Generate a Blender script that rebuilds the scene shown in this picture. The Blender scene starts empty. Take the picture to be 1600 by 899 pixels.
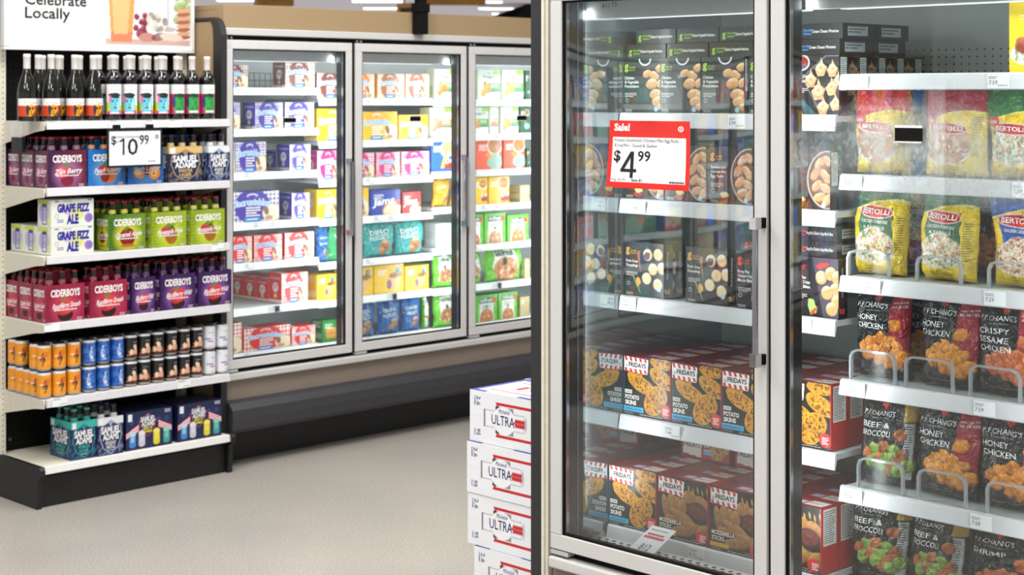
import bpy, math, random
import numpy as np
from mathutils import Vector, Matrix
random.seed(7)
rng = np.random.default_rng(7)
scene = bpy.context.scene
COL = scene.collection

# ---------------------------------------------------------------- camera
H = 1.86
YAW = math.radians(45.4)
FPX = 2550.0
HORIZON = 148.0
cam_d = bpy.data.cameras.new('camera')
cam = bpy.data.objects.new('camera', cam_d)
COL.objects.link(cam)
cam.location = (0, 0, H)
cam.rotation_euler = (math.radians(90), 0, YAW - math.radians(90))
cam_d.sensor_width = 36
cam_d.lens = FPX / 1600 * 36
cam_d.shift_y = -(449.5 - HORIZON) / 1600
cam_d.clip_start = 0.05
cam_d.clip_end = 300
cam_d.dof.use_dof = True
cam_d.dof.focus_distance = 4.7
cam_d.dof.aperture_fstop = 5.6
scene.camera = cam

# ---------------------------------------------------------------- exposure, world, lights
scene.view_settings.view_transform = 'Standard'
scene.view_settings.look = 'None'
scene.view_settings.exposure = 0.0
scene.view_settings.gamma = 1.0
scene.view_settings.use_curve_mapping = False
world = bpy.data.worlds.new('world')
scene.world = world
world.use_nodes = True
world.node_tree.nodes['Background'].inputs[0].default_value = (0.80, 0.80, 0.82, 1)
world.node_tree.nodes['Background'].inputs[1].default_value = 0.62
try:
    scene.cycles.max_bounces = 7
    scene.cycles.transparent_max_bounces = 16
    scene.cycles.sample_clamp_indirect = 6
except Exception:
    pass

def area(name, loc, rot, sx, sy, power, color=(1, 1, 1)):
    d = bpy.data.lights.new(name, 'AREA')
    d.shape = 'RECTANGLE'; d.size = sx; d.size_y = sy; d.energy = power; d.color = color
    o = bpy.data.objects.new(name, d); COL.objects.link(o)
    o.location = loc; o.rotation_euler = rot
    return o

# rows of ceiling strip lights over the aisles (they hang at ceiling height)
CEIL = 4.30
for i, (x, y) in enumerate([(1.2, 2.0), (1.2, 5.0), (3.4, 5.2), (-1.6, 3.6), (5.6, 4.6), (2.2, -1.0)]):
    area('ceiling_lamp', (x, y, CEIL - 0.12), (0, 0, YAW), 2.4, 0.5, 92, (1.0, 0.99, 0.975))

# ---------------------------------------------------------------- colour and materials
def lin(c):
    if isinstance(c, str):
        c = c.lstrip('#'); c = c if len(c) == 6 else ''.join(q * 2 for q in c); c = tuple(int(c[i:i + 2], 16) / 255 for i in (0, 2, 4))
    return np.array([(v / 12.92 if v <= 0.04045 else ((v + 0.055) / 1.055) ** 2.4) for v in c[:3]], dtype=np.float32)

def mat(name, color, rough=0.5, metal=0.0, noise=None, bump=0.0, bscale=200, coat=0.0, spec=0.5):
    m = bpy.data.materials.new(name); m.use_nodes = True
    nt = m.node_tree; b = nt.nodes['Principled BSDF']
    c = lin(color)
    b.inputs['Base Color'].default_value = (*c, 1)
    b.inputs['Roughness'].default_value = rough
    b.inputs['Metallic'].default_value = metal
    b.inputs['Specular IOR Level'].default_value = spec
    b.inputs['Coat Weight'].default_value = coat
    tc = nt.nodes.new('ShaderNodeTexCoord')
    n = nt.nodes.new('ShaderNodeTexNoise')
    n.inputs['Scale'].default_value = noise[0] if noise else 30
    n.inputs['Detail'].default_value = 5
    nt.links.new(tc.outputs['Object'], n.inputs['Vector'])
    r = nt.nodes.new('ShaderNodeValToRGB')
    k = noise[1] if noise else 0.03
    r.color_ramp.elements[0].position = 0.3; r.color_ramp.elements[1].position = 0.7
    r.color_ramp.elements[0].color = (*(c * (1 - k)), 1)
    r.color_ramp.elements[1].color = (*np.minimum(c * (1 + k), 1), 1)
    nt.links.new(n.outputs['Fac'], r.inputs['Fac'])
    nt.links.new(r.outputs['Color'], b.inputs['Base Color'])
    if bump:
        n2 = nt.nodes.new('ShaderNodeTexNoise'); n2.inputs['Scale'].default_value = bscale
        nt.links.new(tc.outputs['Object'], n2.inputs['Vector'])
        bp = nt.nodes.new('ShaderNodeBump'); bp.inputs['Strength'].default_value = bump
        bp.inputs['Distance'].default_value = 0.002
        nt.links.new(n2.outputs['Fac'], bp.inputs['Height'])
        nt.links.new(bp.outputs['Normal'], b.inputs['Normal'])
    return m

def attr_mat(name, rough, coat=0.0, bump=0.0, bscale=25, metal=0.0, spec=0.5):
    m = bpy.data.materials.new(name); m.use_nodes = True
    nt = m.node_tree; b = nt.nodes['Principled BSDF']
    a = nt.nodes.new('ShaderNodeAttribute'); a.attribute_name = 'Col'
    nt.links.new(a.outputs['Color'], b.inputs['Base Color'])
    b.inputs['Roughness'].default_value = rough
    b.inputs['Coat Weight'].default_value = coat
    b.inputs['Coat Roughness'].default_value = 0.06
    b.inputs['Metallic'].default_value = metal
    b.inputs['Specular IOR Level'].default_value = spec
    if bump:
        tc = nt.nodes.new('ShaderNodeTexCoord')
        oi = nt.nodes.new('ShaderNodeObjectInfo')
        ad = nt.nodes.new('ShaderNodeVectorMath'); ad.operation = 'ADD'
        nt.links.new(tc.outputs['Object'], ad.inputs[0]); nt.links.new(oi.outputs['Random'], ad.inputs[1])
        n = nt.nodes.new('ShaderNodeTexNoise'); n.inputs['Scale'].default_value = bscale
        n.inputs['Detail'].default_value = 2; n.inputs['Distortion'].default_value = 1.6
        nt.links.new(ad.outputs[0], n.inputs['Vector'])
        bp = nt.nodes.new('ShaderNodeBump'); bp.inputs['Strength'].default_value = bump
        bp.inputs['Distance'].default_value = 0.02
        vo = nt.nodes.new('ShaderNodeTexVoronoi'); vo.feature = 'DISTANCE_TO_EDGE'; vo.inputs['Scale'].default_value = 16
        sc = nt.nodes.new('ShaderNodeVectorMath'); sc.operation = 'MULTIPLY_ADD'; sc.inputs[1].default_value = (.09, .09, .09)
        nt.links.new(n.outputs['Color'], sc.inputs[0]); nt.links.new(ad.outputs[0], sc.inputs[2])
        nt.links.new(sc.outputs[0], vo.inputs['Vector'])
        m1 = nt.nodes.new('ShaderNodeMath'); m1.operation = 'MINIMUM'; m1.inputs[1].default_value = .16; nt.links.new(vo.outputs['Distance'], m1.inputs[0])
        m2 = nt.nodes.new('ShaderNodeMath'); m2.operation = 'MULTIPLY_ADD'; m2.inputs[1].default_value = 2.2
        nt.links.new(m1.outputs[0], m2.inputs[0]); nt.links.new(n.outputs['Fac'], m2.inputs[2])
        nt.links.new(m2.outputs[0], bp.inputs['Height'])
        nt.links.new(bp.outputs['Normal'], b.inputs['Normal'])
        nt.links.new(bp.outputs['Normal'], b.inputs['Coat Normal'])
    return m

def emit(name, color, strength):
    m = bpy.data.materials.new(name); m.use_nodes = True
    nt = m.node_tree; nt.nodes.remove(nt.nodes['Principled BSDF'])
    e = nt.nodes.new('ShaderNodeEmission')
    e.inputs[0].default_value = (*lin(color), 1); e.inputs[1].default_value = strength
    nt.links.new(e.outputs[0], nt.nodes['Material Output'].inputs[0])
    return m

def glass_mat(name, tint, refl=1.0, haze=0.0, grough=0.01, frost=None, hcol=(0.75, 0.85, 0.85)):
    """thin glass: transparent, with a fresnel mirror and a little haze; frost = (centre y, centre z, ry, rz) on the pane"""
    m = bpy.data.materials.new(name); m.use_nodes = True
    nt = m.node_tree; N = nt.nodes; L = nt.links
    N.remove(N['Principled BSDF'])
    out = N['Material Output']
    tr = N.new('ShaderNodeBsdfTransparent'); tr.inputs[0].default_value = (*tint, 1)
    gl = N.new('ShaderNodeBsdfGlossy'); gl.inputs['Roughness'].default_value = grough
    fr = N.new('ShaderNodeFresnel'); fr.inputs[0].default_value = 1.5
    mu = N.new('ShaderNodeMath'); mu.operation = 'MULTIPLY'; mu.inputs[1].default_value = refl
    mu.use_clamp = True
    L.new(fr.outputs[0], mu.inputs[0])
    df = N.new('ShaderNodeBsdfDiffuse'); df.inputs[0].default_value = (*hcol, 1)
    tl = N.new('ShaderNodeBsdfTranslucent'); tl.inputs[0].default_value = (*hcol, 1)
    dm = N.new('ShaderNodeMixShader'); dm.inputs[0].default_value = 0.5
    L.new(df.outputs[0], dm.inputs[1]); L.new(tl.outputs[0], dm.inputs[2])
    hz = N.new('ShaderNodeMixShader'); hz.inputs[0].default_value = haze
    L.new(tr.outputs[0], hz.inputs[1]); L.new(dm.outputs[0], hz.inputs[2])
    if frost:
        tc = N.new('ShaderNodeTexCoord')
        sep = N.new('ShaderNodeSeparateXYZ'); L.new(tc.outputs['Object'], sep.inputs[0])
        def mth(op, a, b=None):
            n = N.new('ShaderNodeMath'); n.operation = op
            for i, v in enumerate((a, b)):
                if v is None: continue
                if isinstance(v, (int, float)): n.inputs[i].default_value = v
                else: L.new(v, n.inputs[i])
            return n.outputs[0]
        tot = None
        for (cy, cz, ry, rz, amt) in frost:
            a = mth('POWER', mth('ABSOLUTE', mth('DIVIDE', mth('SUBTRACT', sep.outputs[0], cy), ry)), 2.0)
            b = mth('POWER', mth('ABSOLUTE', mth('DIVIDE', mth('SUBTRACT', sep.outputs[2], cz), rz)), 2.0)
            d = mth('SUBTRACT', 1.0, mth('ADD', a, b))
            d = mth('MULTIPLY', mth('MAXIMUM', d, 0.0), amt)
            tot = d if tot is None else mth('MAXIMUM', tot, d)
        ns = N.new('ShaderNodeTexNoise'); ns.inputs['Scale'].default_value = 95; ns.inputs['Detail'].default_value = 4
        mp = N.new('ShaderNodeMapping'); mp.inputs['Scale'].default_value = (1, 1, 0.55)
        L.new(tc.outputs['Object'], mp.inputs[0]); L.new(mp.outputs[0], ns.inputs['Vector'])
        nb = N.new('ShaderNodeTexNoise'); nb.inputs['Scale'].default_value = 14; nb.inputs['Detail'].default_value = 2
        L.new(tc.outputs['Object'], nb.inputs['Vector'])
        k = mth('ADD', mth('MULTIPLY', mth('GREATER_THAN', ns.outputs['Fac'], 0.56), 0.25), mth('MULTIPLY', nb.outputs['Fac'], 1.1))
        fz = mth('MINIMUM', mth('MULTIPLY', tot, k), 0.85)
        fz = mth('MAXIMUM', fz, haze)
        L.new(fz, hz.inputs[0])
    mx = N.new('ShaderNodeMixShader')
    L.new(mu.outputs[0], mx.inputs[0]); L.new(hz.outputs[0], mx.inputs[1]); L.new(gl.outputs[0], mx.inputs[2])
    L.new(mx.outputs[0], out.inputs[0])
    return m

M = dict(
    card=attr_mat('printed_card', 0.42, coat=0.15),
    film=attr_mat('printed_film', 0.4, coat=0.7, spec=0.3, bump=0.6, bscale=22),
    metalprint=attr_mat('printed_metal', 0.30, coat=0.5),
    glassprint=attr_mat('dark_bottle_glass', 0.06, coat=0.6),
    alum=mat('brushed_aluminium', '#c6c6c4', 0.42, 0.3, noise=(60, .03)),
    alum2=mat('satin_door_frame', '#d3d3d0', 0.45, 0.1, noise=(60, .01)),
    taupe_frame=mat('taupe_door_frame', '#dbdad8', 0.5, 0.1),
    cream=mat('cream_shelf_paint', '#dcd7c6', 0.5),
    channel=mat('price_channel', '#d4d4d6', 0.35, 0.1),
    whitechan=mat('white_price_channel', '#eef3f2', 0.4),
    black=mat('black_paint', '#0a0a0b', 0.6, spec=0.2, bump=0.1, bscale=60),
    blackmat=mat('black_scuffed_kick', '#141415', 0.5, noise=(18, .35)),
    gap=mat('black_gasket', '#070707', 0.7, spec=0.2),
    bumper=mat('grey_vinyl_bumper', '#37373b', 0.48, noise=(90, .12), bump=0.2, bscale=300),
    trim=mat('charcoal_edge_trim', '#272729', 0.55, noise=(80, .08), bump=0.2, bscale=300),
    beige=mat('beige_fascia', '#a48c69', 0.6, noise=(160, .06)),
    taupe=mat('taupe_kick_panel', '#8d8074', 0.6, noise=(160, .05)),
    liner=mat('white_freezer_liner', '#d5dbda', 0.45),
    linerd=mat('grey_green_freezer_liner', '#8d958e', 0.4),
    mull=mat('dark_mullion', '#1c2021', 0.25),
    mirror=mat('polished_side_wall', '#aeb8ba', 0.05, 0.85),
    led=emit('led_strip', '#f2fbff', 2.5),
    ledtop=emit('led_tube_cover', '#f4fcff', 1.25),
    lamp=emit('lamp_diffuser', '#fffdf6', 4.0),
    chrome=mat('chrome', '#b9b9bd', 0.15, 0.95),
    plastic=None,
    wood=mat('oak_frame', '#b5812f', 0.5, noise=(12, .15)),
    slate=mat('dark_sign_face', '#3b3a3c', 0.6),
    ceil=mat('ceiling_panel', '#f4ebec', 0.9),
    wire=mat('dark_wire', '#22282b', 0.4, 0.5),
    white=mat('white_plastic', '#e9e9e7', 0.45),
)
M['glass'] = glass_mat('door_glass_far', (0.97, 0.99, 0.99), 0.9, 0.035)
M['glassn'] = glass_mat('door_glass_near', (0.93, 0.975, 0.97), 2.3, 0.04, hcol=(0.55, 0.70, 0.74))
M['plastic'] = glass_mat('clear_acrylic', (0.95, 0.96, 0.96), 0.22, 0.0, grough=0.15, hcol=(0.9, 0.95, 1))
M['rim'] = glass_mat('acrylic_edge', (0.95, 0.96, 0.96), 1.5, 0.4, grough=0.1, hcol=(0.85, 0.92, 1))

# ---------------------------------------------------------------- mesh builder (colours live on the vertices)
class MB:
    def __init__(s):
        s.v = []; s.c = []; s.q = []; s.t = []; s.n = 0; s.m = []; s.qm = []; s.tm = []
    def add(s, verts, quads=None, tris=None, col='#ffffff', mi=0):
        verts = np.asarray(verts, dtype=np.float32).reshape(-1, 3)
        k = len(verts)
        c = lin(col) if not isinstance(col, np.ndarray) else col
        if c.ndim == 1: c = np.tile(c, (k, 1))
        s.v.append(verts); s.c.append(c.astype(np.float32))
        if quads is not None and len(quads):
            s.q.append(np.asarray(quads, dtype=np.int32) + s.n); s.qm.append(np.full(len(quads), mi, np.int32))
        if tris is not None and len(tris):
            s.t.append(np.asarray(tris, dtype=np.int32) + s.n); s.tm.append(np.full(len(tris), mi, np.int32))
        s.n += k
        return s
    def box(s, x0, x1, y0, y1, z0, z1, col='#ffffff', skip='', mi=0):
        v = [(x, y, z) for z in (z0, z1) for y in (y0, y1) for x in (x0, x1)]
        q = dict(b=(0, 2, 3, 1), t=(4, 5, 7, 6), f=(0, 1, 5, 4), k=(2, 6, 7, 3), l=(0, 4, 6, 2), r=(1, 3, 7, 5))
        return s.add(v, [q[k] for k in q if k not in skip], col=col, mi=mi)
    def grid(s, fn, nx, ny, col='#ffffff', a=1.0, mi=0, flip=False):
        u, v = np.meshgrid(np.linspace(0, 1, nx), np.linspace(0, a, ny))
        P = fn(u.ravel(), v.ravel())
        i = np.arange(nx * ny).reshape(ny, nx)
        q = np.stack([i[:-1, :-1], i[:-1, 1:], i[1:, 1:], i[1:, :-1]], -1).reshape(-1, 4)
        if flip: q = q[:, ::-1]
        return s.add(P, q, col=col, mi=mi)
    def lathe(s, prof, seg=20, col='#ffffff', cx=0, cy=0, cols=None, mi=0):
        """prof: list of (radius, z)"""
        a = np.linspace(0, 2 * np.pi, seg, endpoint=False)
        V = []; C = []
        for k, (r, z) in enumerate(prof):
            V.append(np.stack([cx + r * np.cos(a), cy + r * np.sin(a), np.full(seg, z)], -1))
            c = lin(cols[k]) if cols else lin(col)
            C.append(np.tile(c, (seg, 1)))
        n = len(prof); i = np.arange(n * seg).reshape(n, seg)
        q = np.stack([i[:-1], np.roll(i[:-1], -1, 1), np.roll(i[1:], -1, 1), i[1:]], -1).reshape(-1, 4)
        return s.add(np.concatenate(V), q, col=np.concatenate(C), mi=mi)
    def tube(s, pts, r, seg=8, col='#ffffff', mi=0):
        pts = [Vector(p) for p in pts]; V = []
        up = Vector((0.13, 0.21, 0.97))
        for k, p in enumerate(pts):
            d = (pts[min(k + 1, len(pts) - 1)] - pts[max(k - 1, 0)]).normalized()
            if abs(d.dot(up)) > 0.98: u = Vector((1, 0, 0))
            else: u = up
            x = d.cross(u).normalized(); y = d.cross(x).normalized()
            for j in range(seg):
                a = 2 * math.pi * j / seg
                V.append(p + x * (r * math.cos(a)) + y * (r * math.sin(a)))
        n = len(pts); i = np.arange(n * seg).reshape(n, seg)
        q = np.stack([i[:-1], np.roll(i[:-1], -1, 1), np.roll(i[1:], -1, 1), i[1:]], -1).reshape(-1, 4)
        tr = [(0, j + 1, j) for j in range(1, seg - 1)] + [((n - 1) * seg, (n - 1) * seg + j, (n - 1) * seg + j + 1) for j in range(1, seg - 1)]
        return s.add([tuple(v) for v in V], q, tr, col=col, mi=mi)
    def prism(s, poly, y0, y1, axis='y', col='#ffffff', mi=0):
        """poly in the plane across axis, extruded along it (convex or fan friendly)"""
        n = len(poly)
        def P(a, b, c):
            return dict(y=(a, c, b), x=(c, a, b), z=(a, b, c))[axis]
        v = [P(a, b, y0) for a, b in poly] + [P(a, b, y1) for a, b in poly]
        q = [(i, (i + 1) % n, n + (i + 1) % n, n + i) for i in range(n)]
        t = [(0, i, i + 1) for i in range(1, n - 1)] + [(n, n + i + 1, n + i) for i in range(1, n - 1)]
        return s.add(v, q, t, col=col, mi=mi)
    def mesh(s, name, mats, smooth=False):
        me = bpy.data.meshes.new(name)
        V = np.concatenate(s.v); C = np.concatenate(s.c)
        Q = np.concatenate(s.q) if s.q else np.zeros((0, 4), np.int32)
        T = np.concatenate(s.t) if s.t else np.zeros((0, 3), np.int32)
        me.vertices.add(len(V)); me.vertices.foreach_set('co', V.ravel())
        me.loops.add(Q.size + T.size)
        me.loops.foreach_set('vertex_index', np.concatenate([Q.ravel(), T.ravel()]).astype(np.int32))
        me.polygons.add(len(Q) + len(T))
        st = np.concatenate([np.arange(len(Q)) * 4, Q.size + np.arange(len(T)) * 3]).astype(np.int32)
        me.polygons.foreach_set('loop_start', st)
        mi = np.concatenate((s.qm + s.tm) or [np.zeros(0, np.int32)])
        if not isinstance(mats, (list, tuple)): mats = [mats]
        for m in mats: me.materials.append(M[m] if isinstance(m, str) else m)
        me.polygons.foreach_set('material_index', mi.astype(np.int32))
        me.polygons.foreach_set('use_smooth', np.full(len(Q) + len(T), smooth))
        me.update(calc_edges=True)
        ca = me.color_attributes.new('Col', 'FLOAT_COLOR', 'POINT')
        ca.data.foreach_set('color', np.concatenate([C, np.ones((len(C), 1), np.float32)], 1).ravel())
        me.validate()
        return me
    def build(s, name, mats, parent=None, smooth=False, bevel=0, loc=None):
        o = bpy.data.objects.new(name, s.mesh(name, mats, smooth)); COL.objects.link(o)
        if parent: o.parent = parent
        if loc: o.location = loc
        if bevel:
            b = o.modifiers.new('bevel', 'BEVEL'); b.width = bevel; b.segments = 2; b.limit_method = 'ANGLE'
        return o

def thing(name, label, cat, loc=(0, 0, 0), rz=0, group=None):
    o = bpy.data.objects.new(name, None); COL.objects.link(o)
    o.location = loc; o.rotation_euler = (0, 0, rz); o.empty_display_size = 0.05
    return tag(o, label, cat, group)
def tag(o, label, cat, group=None):
    o['label'] = label; o['category'] = cat
    if group: o['group'] = group
    return o
def copy_tree(o, parent=None):
    c = o.copy(); COL.objects.link(c); c.parent = parent
    for ch in o.children: copy_tree(ch, c)
    return c
def struct(o):
    o['kind'] = 'structure'; return o

# ---------------------------------------------------------------- flat lettering as mesh
_tc = {}
def glyphs(s, bold):
    key = (s, bold)
    if key not in _tc:
        cu = bpy.data.curves.new('t', 'FONT'); cu.body = s; cu.offset = bold; cu.resolution_u = 2
        ob = bpy.data.objects.new('t', cu); COL.objects.link(ob)
        bpy.context.view_layer.update()
        me = bpy.data.meshes.new_from_object(ob.evaluated_get(bpy.context.evaluated_depsgraph_get()))
        V = np.zeros(len(me.vertices) * 3, np.float32); me.vertices.foreach_get('co', V); V = V.reshape(-1, 3)
        me.calc_loop_triangles()
        T = np.zeros(len(me.loop_triangles) * 3, np.int32); me.loop_triangles.foreach_get('vertices', T)
        bpy.data.objects.remove(ob); bpy.data.curves.remove(cu); bpy.data.meshes.remove(me)
        if len(V) == 0: V = np.zeros((3, 3), np.float32)
        _tc[key] = (V[:, :2].copy(), T.reshape(-1, 3))
    return _tc[key]
CAPH = 0.70
def text(mb, s, fn, x, y, h, col='#ffffff', w=None, bold=0.02, al='c', shear=0.0, rot=0.0, arc=0.0, off=0.0006, mi=0, wave=0):
    """lettering of cap height h at (x, y) of the surface fn(u, v, offset); w = width to fit"""
    V, T = glyphs(s, bold * .5)
    if not len(T): return
    P = V.copy(); lo, hi = P[:, 0].min(), P[:, 0].max()
    P[:, 0] -= lo; W = hi - lo
    P[:, 1] *= h / CAPH
    P[:, 0] *= (w / W) if w else h / CAPH
    W = w if w else W * h / CAPH
    P[:, 0] += P[:, 1] * shear
    if al == 'c': P[:, 0] -= W / 2
    elif al == 'r': P[:, 0] -= W
    if arc:
        P[:, 1] += -arc * (P[:, 0] / (W / 2)) ** 2
    if rot:
        c, si = math.cos(rot), math.sin(rot)
        P = np.stack([P[:, 0] * c - P[:, 1] * si, P[:, 0] * si + P[:, 1] * c], -1)
    P[:, 0] += x; P[:, 1] += y
    mb.add(fn(P[:, 0], P[:, 1], off), tris=T, col=col, mi=mi)
def patch(mb, fn, x0, x1, y0, y1, col, off=0.0004, mi=0, sk=0.0):
    P = np.array([(x0, y0), (x1, y0), (x1 + sk, y1), (x0 + sk, y1)], np.float32)
    mb.add(fn(P[:, 0], P[:, 1], off), [(0, 1, 2, 3)], col=col, mi=mi)
def polyp(mb, fn, pts, col, off=0.0004, mi=0):
    P = np.array(pts, np.float32); n = len(P)
    mb.add(fn(P[:, 0], P[:, 1], off), tris=[(0, i, i + 1) for i in range(1, n - 1)], col=col, mi=mi)
def disc(mb, fn, x, y, r, col, off=0.0004, ry=None, mi=0, seg=24):
    a = np.linspace(0, 2 * np.pi, seg, endpoint=False)
    polyp(mb, fn, np.stack([x + r * np.cos(a), y + (ry or r) * np.sin(a)], -1), col, off, mi)
def ring(mb, fn, x, y, r, r2, col, off=0.0004, mi=0, seg=28):
    a = np.linspace(0, 2 * np.pi, seg, endpoint=False)
    P = np.concatenate([np.stack([x + q * np.cos(a), y + q * np.sin(a)], -1) for q in (r, r2)])
    i = np.arange(seg); j = (i + 1) % seg
    mb.add(fn(P[:, 0], P[:, 1], off), np.stack([i, j, j + seg, i + seg], -1), col=col, mi=mi)
def smalltext(mb, fn, x, y, w, n, lh, col, off=0.0005, seed=1, fill=0.5, al='l'):
    r = random.Random(seed)
    for k in range(n):
        xx = x
        end = x + w * (1 - 0.3 * r.random())
        while xx < end:
            ww = min(w * (0.05 + 0.12 * r.random()), end - xx)
            patch(mb, fn, xx, xx + ww, y - k * lh, y - k * lh + lh * fill, col, off)
            xx += ww + w * 0.025

# ---------------------------------------------------------------- printed pictures (colour per vertex on a fine grid)
def _h(ix, iy, s):
    h = (ix * 374761393 + iy * 668265263 + s * 974634777) & 0xffffffff
    h = ((h ^ (h >> 13)) * 1274126177) & 0xffffffff
    return ((h ^ (h >> 16)) & 0xffff) / 65535.0
def vnoise(x, y, s=1):
    ix = np.floor(x).astype(np.int64); iy = np.floor(y).astype(np.int64)
    fx = x - ix; fy = y - iy; fx = fx * fx * (3 - 2 * fx); fy = fy * fy * (3 - 2 * fy)
    return (_h(ix, iy, s) * (1 - fx) + _h(ix + 1, iy, s) * fx) * (1 - fy) + (_h(ix, iy + 1, s) * (1 - fx) + _h(ix + 1, iy + 1, s) * fx) * fy
def fbm(x, y, s=1):
    return 0.5 * vnoise(x, y, s) + 0.3 * vnoise(x * 2.1, y * 2.1, s + 5) + 0.2 * vnoise(x * 4.3, y * 4.3, s + 9)

class Paint:
    def __init__(s, w, h, res=0.003, bg='#ffffff'):
        s.a = h / w
        s.nx = max(3, int(w / res) + 1); s.ny = max(3, int(h / res) + 1)
        s.x, s.y = np.meshgrid(np.linspace(0, 1, s.nx), np.linspace(0, s.a, s.ny))
        s.px = 1.0 / s.nx
        s.C = np.tile(lin(bg), (s.ny, s.nx, 1)).astype(np.float32)
    def bl(s, m, col):
        c = lin(col) if not isinstance(col, np.ndarray) else col
        m = np.clip(m, 0, 1)[..., None]
        s.C = s.C * (1 - m) + c * m
        return s
    def sd(s, d): return np.clip(0.5 - d / s.px, 0, 1)
    def rect(s, x0, x1, y0, y1, col, al=1):
        d = np.maximum(np.maximum(x0 - s.x, s.x - x1), np.maximum(y0 - s.y, s.y - y1))
        return s.bl(s.sd(d) * al, col)
    def loc(s, cx, cy, rx, ry, rot):
        c, si = math.cos(rot), math.sin(rot)
        dx, dy = s.x - cx, s.y - cy
        return (dx * c + dy * si) / rx, (-dx * si + dy * c) / ry
    def ell(s, cx, cy, rx, ry, col, rot=0, al=1, wob=0, seed=1, soft=None):
        u, v = s.loc(cx, cy, rx, ry, rot)
        r = np.sqrt(u * u + v * v)
        if wob: r = r + wob * (vnoise(s.x / rx * 1.7 + 9, s.y / ry * 1.7, seed) - 0.5) * 2
        d = (r - 1) * min(rx, ry)
        m = np.clip(0.5 - d / soft, 0, 1) if soft else s.sd(d)
        return s.bl(m * al, col)
    def poly(s, pts, col, al=1):
        ins = np.zeros(s.x.shape, bool); n = len(pts)
        for i in range(n):
            x0, y0 = pts[i]; x1, y1 = pts[(i + 1) % n]
            if y0 == y1: continue
            c = ((y0 > s.y) != (y1 > s.y)) & (s.x < (x1 - x0) * (s.y - y0) / (y1 - y0) + x0)
            ins ^= c
        return s.bl(ins.astype(float) * al, col)
    def noise(s, sc, col, lo=0.4, hi=0.7, al=1, seed=1, mask=None, sy=1):
        n = fbm(s.x * sc, s.y * sc * sy, seed)
        m = np.clip((n - lo) / (hi - lo), 0, 1) * al
        if mask is not None: m = m * mask
        return s.bl(m, col)
    def emask(s, cx, cy, rx, ry, rot=0, wob=0, seed=1):
        u, v = s.loc(cx, cy, rx, ry, rot); r = np.sqrt(u * u + v * v)
        if wob: r = r + wob * (vnoise(s.x / rx * 1.7 + 9, s.y / ry * 1.7, seed) - 0.5) * 2
        return s.sd((r - 1) * min(rx, ry)), u, v, r
    # --- food
    def potato(s, cx, cy, rx, ry, rot, seed=1):
        m, u, v, r = s.emask(cx, cy, rx, ry, rot, 0.05, seed)
        s.bl(m, '#bd7a1e')
        s.bl(m * np.clip((1 - r) * 6, 0, 1), '#d08a1e')
        n = fbm(s.x * 15, s.y * 15, seed + 2)
        s.bl(m * np.clip((n - 0.45) * 5, 0, 1) * 0.7, '#e6a816')
        n = vnoise(s.x * 30, s.y * 30, seed + 3) * 0.5 + 0.5 * vnoise(s.x * 55, s.y * 55, seed)
        s.bl(m * np.clip((n - 0.52) * 10, 0, 1) * .85 * np.clip((0.95 - r) * 8, 0, 1), '#4a1a0c')
        s.bl(m * np.clip((r - 0.93) * 16, 0, 1) * 0.8, '#dca850')
        return s
    def blob(s, cx, cy, r, col, hi, dark, seed=1, ry=None, rot=0, wob=0.16):
        ry = ry or r
        s.ell(cx + r * .08, cy - ry * .12, r * 1.08, ry * 1.08, dark, rot, 0.55, wob, seed)
        m, u, v, rr = s.emask(cx, cy, r, ry, rot, wob, seed)
        s.bl(m, col)
        s.bl(m * np.clip((v + u * -0.3) * 0.9, 0, 1) * 0.9, hi)
        n = fbm(s.x / r * 1.6, s.y / r * 1.6, seed + 4)
        s.bl(m * np.clip((n - 0.5) * 4, 0, 1) * 0.45, dark)
        s.bl(m * np.clip((rr - 0.75) * 3, 0, 1) * np.clip(-v, 0, 1), dark)
        return s
    def bun(s, cx, cy, r, col='#e9d2a4', seed=1, ry=None):
        ry = ry or r
        s.ell(cx, cy - ry * .1, r * 1.06, ry * 1.06, '#2a1a10', 0, 0.6)
        m, u, v, rr = s.emask(cx, cy, r, ry, 0, 0.03, seed)
        s.bl(m, col)
        an = np.arctan2(v, u) * 6 + rr * 6
        s.bl(m * np.clip(np.sin(an), 0, 1) * 0.35 * np.clip(1.1 - rr, 0, 1), '#a87a45')
        s.bl(m * np.clip((rr - 0.7) * 3, 0, 1) * 0.5, '#b98d58')
        s.bl(m * np.clip((v - u * .4) - .2, 0, 1) * .6, '#fbf1da')
        return s
    def dumpling(s, cx, cy, r, rot=0, col='#d9a469', seed=1):
        s.ell(cx, cy - r * .15, r * 1.1, r * .85, '#150d08', rot, 0.6)
        m, u, v, rr = s.emask(cx, cy, r, r * .68, rot, 0.08, seed)
        s.bl(m, col)
        s.bl(m * np.clip(v * 1.2, 0, 1) * .8, '#f0d0a0')
        s.bl(m * np.clip(-v * 1.3 - .3, 0, 1) * .8, '#8a4f25')
        s.bl(m * np.clip(np.sin(u * 14), 0, 1) * np.clip(1 - np.abs(v - .2) * 3, 0, 1) * .55, '#7c451f')
        return s

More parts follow.
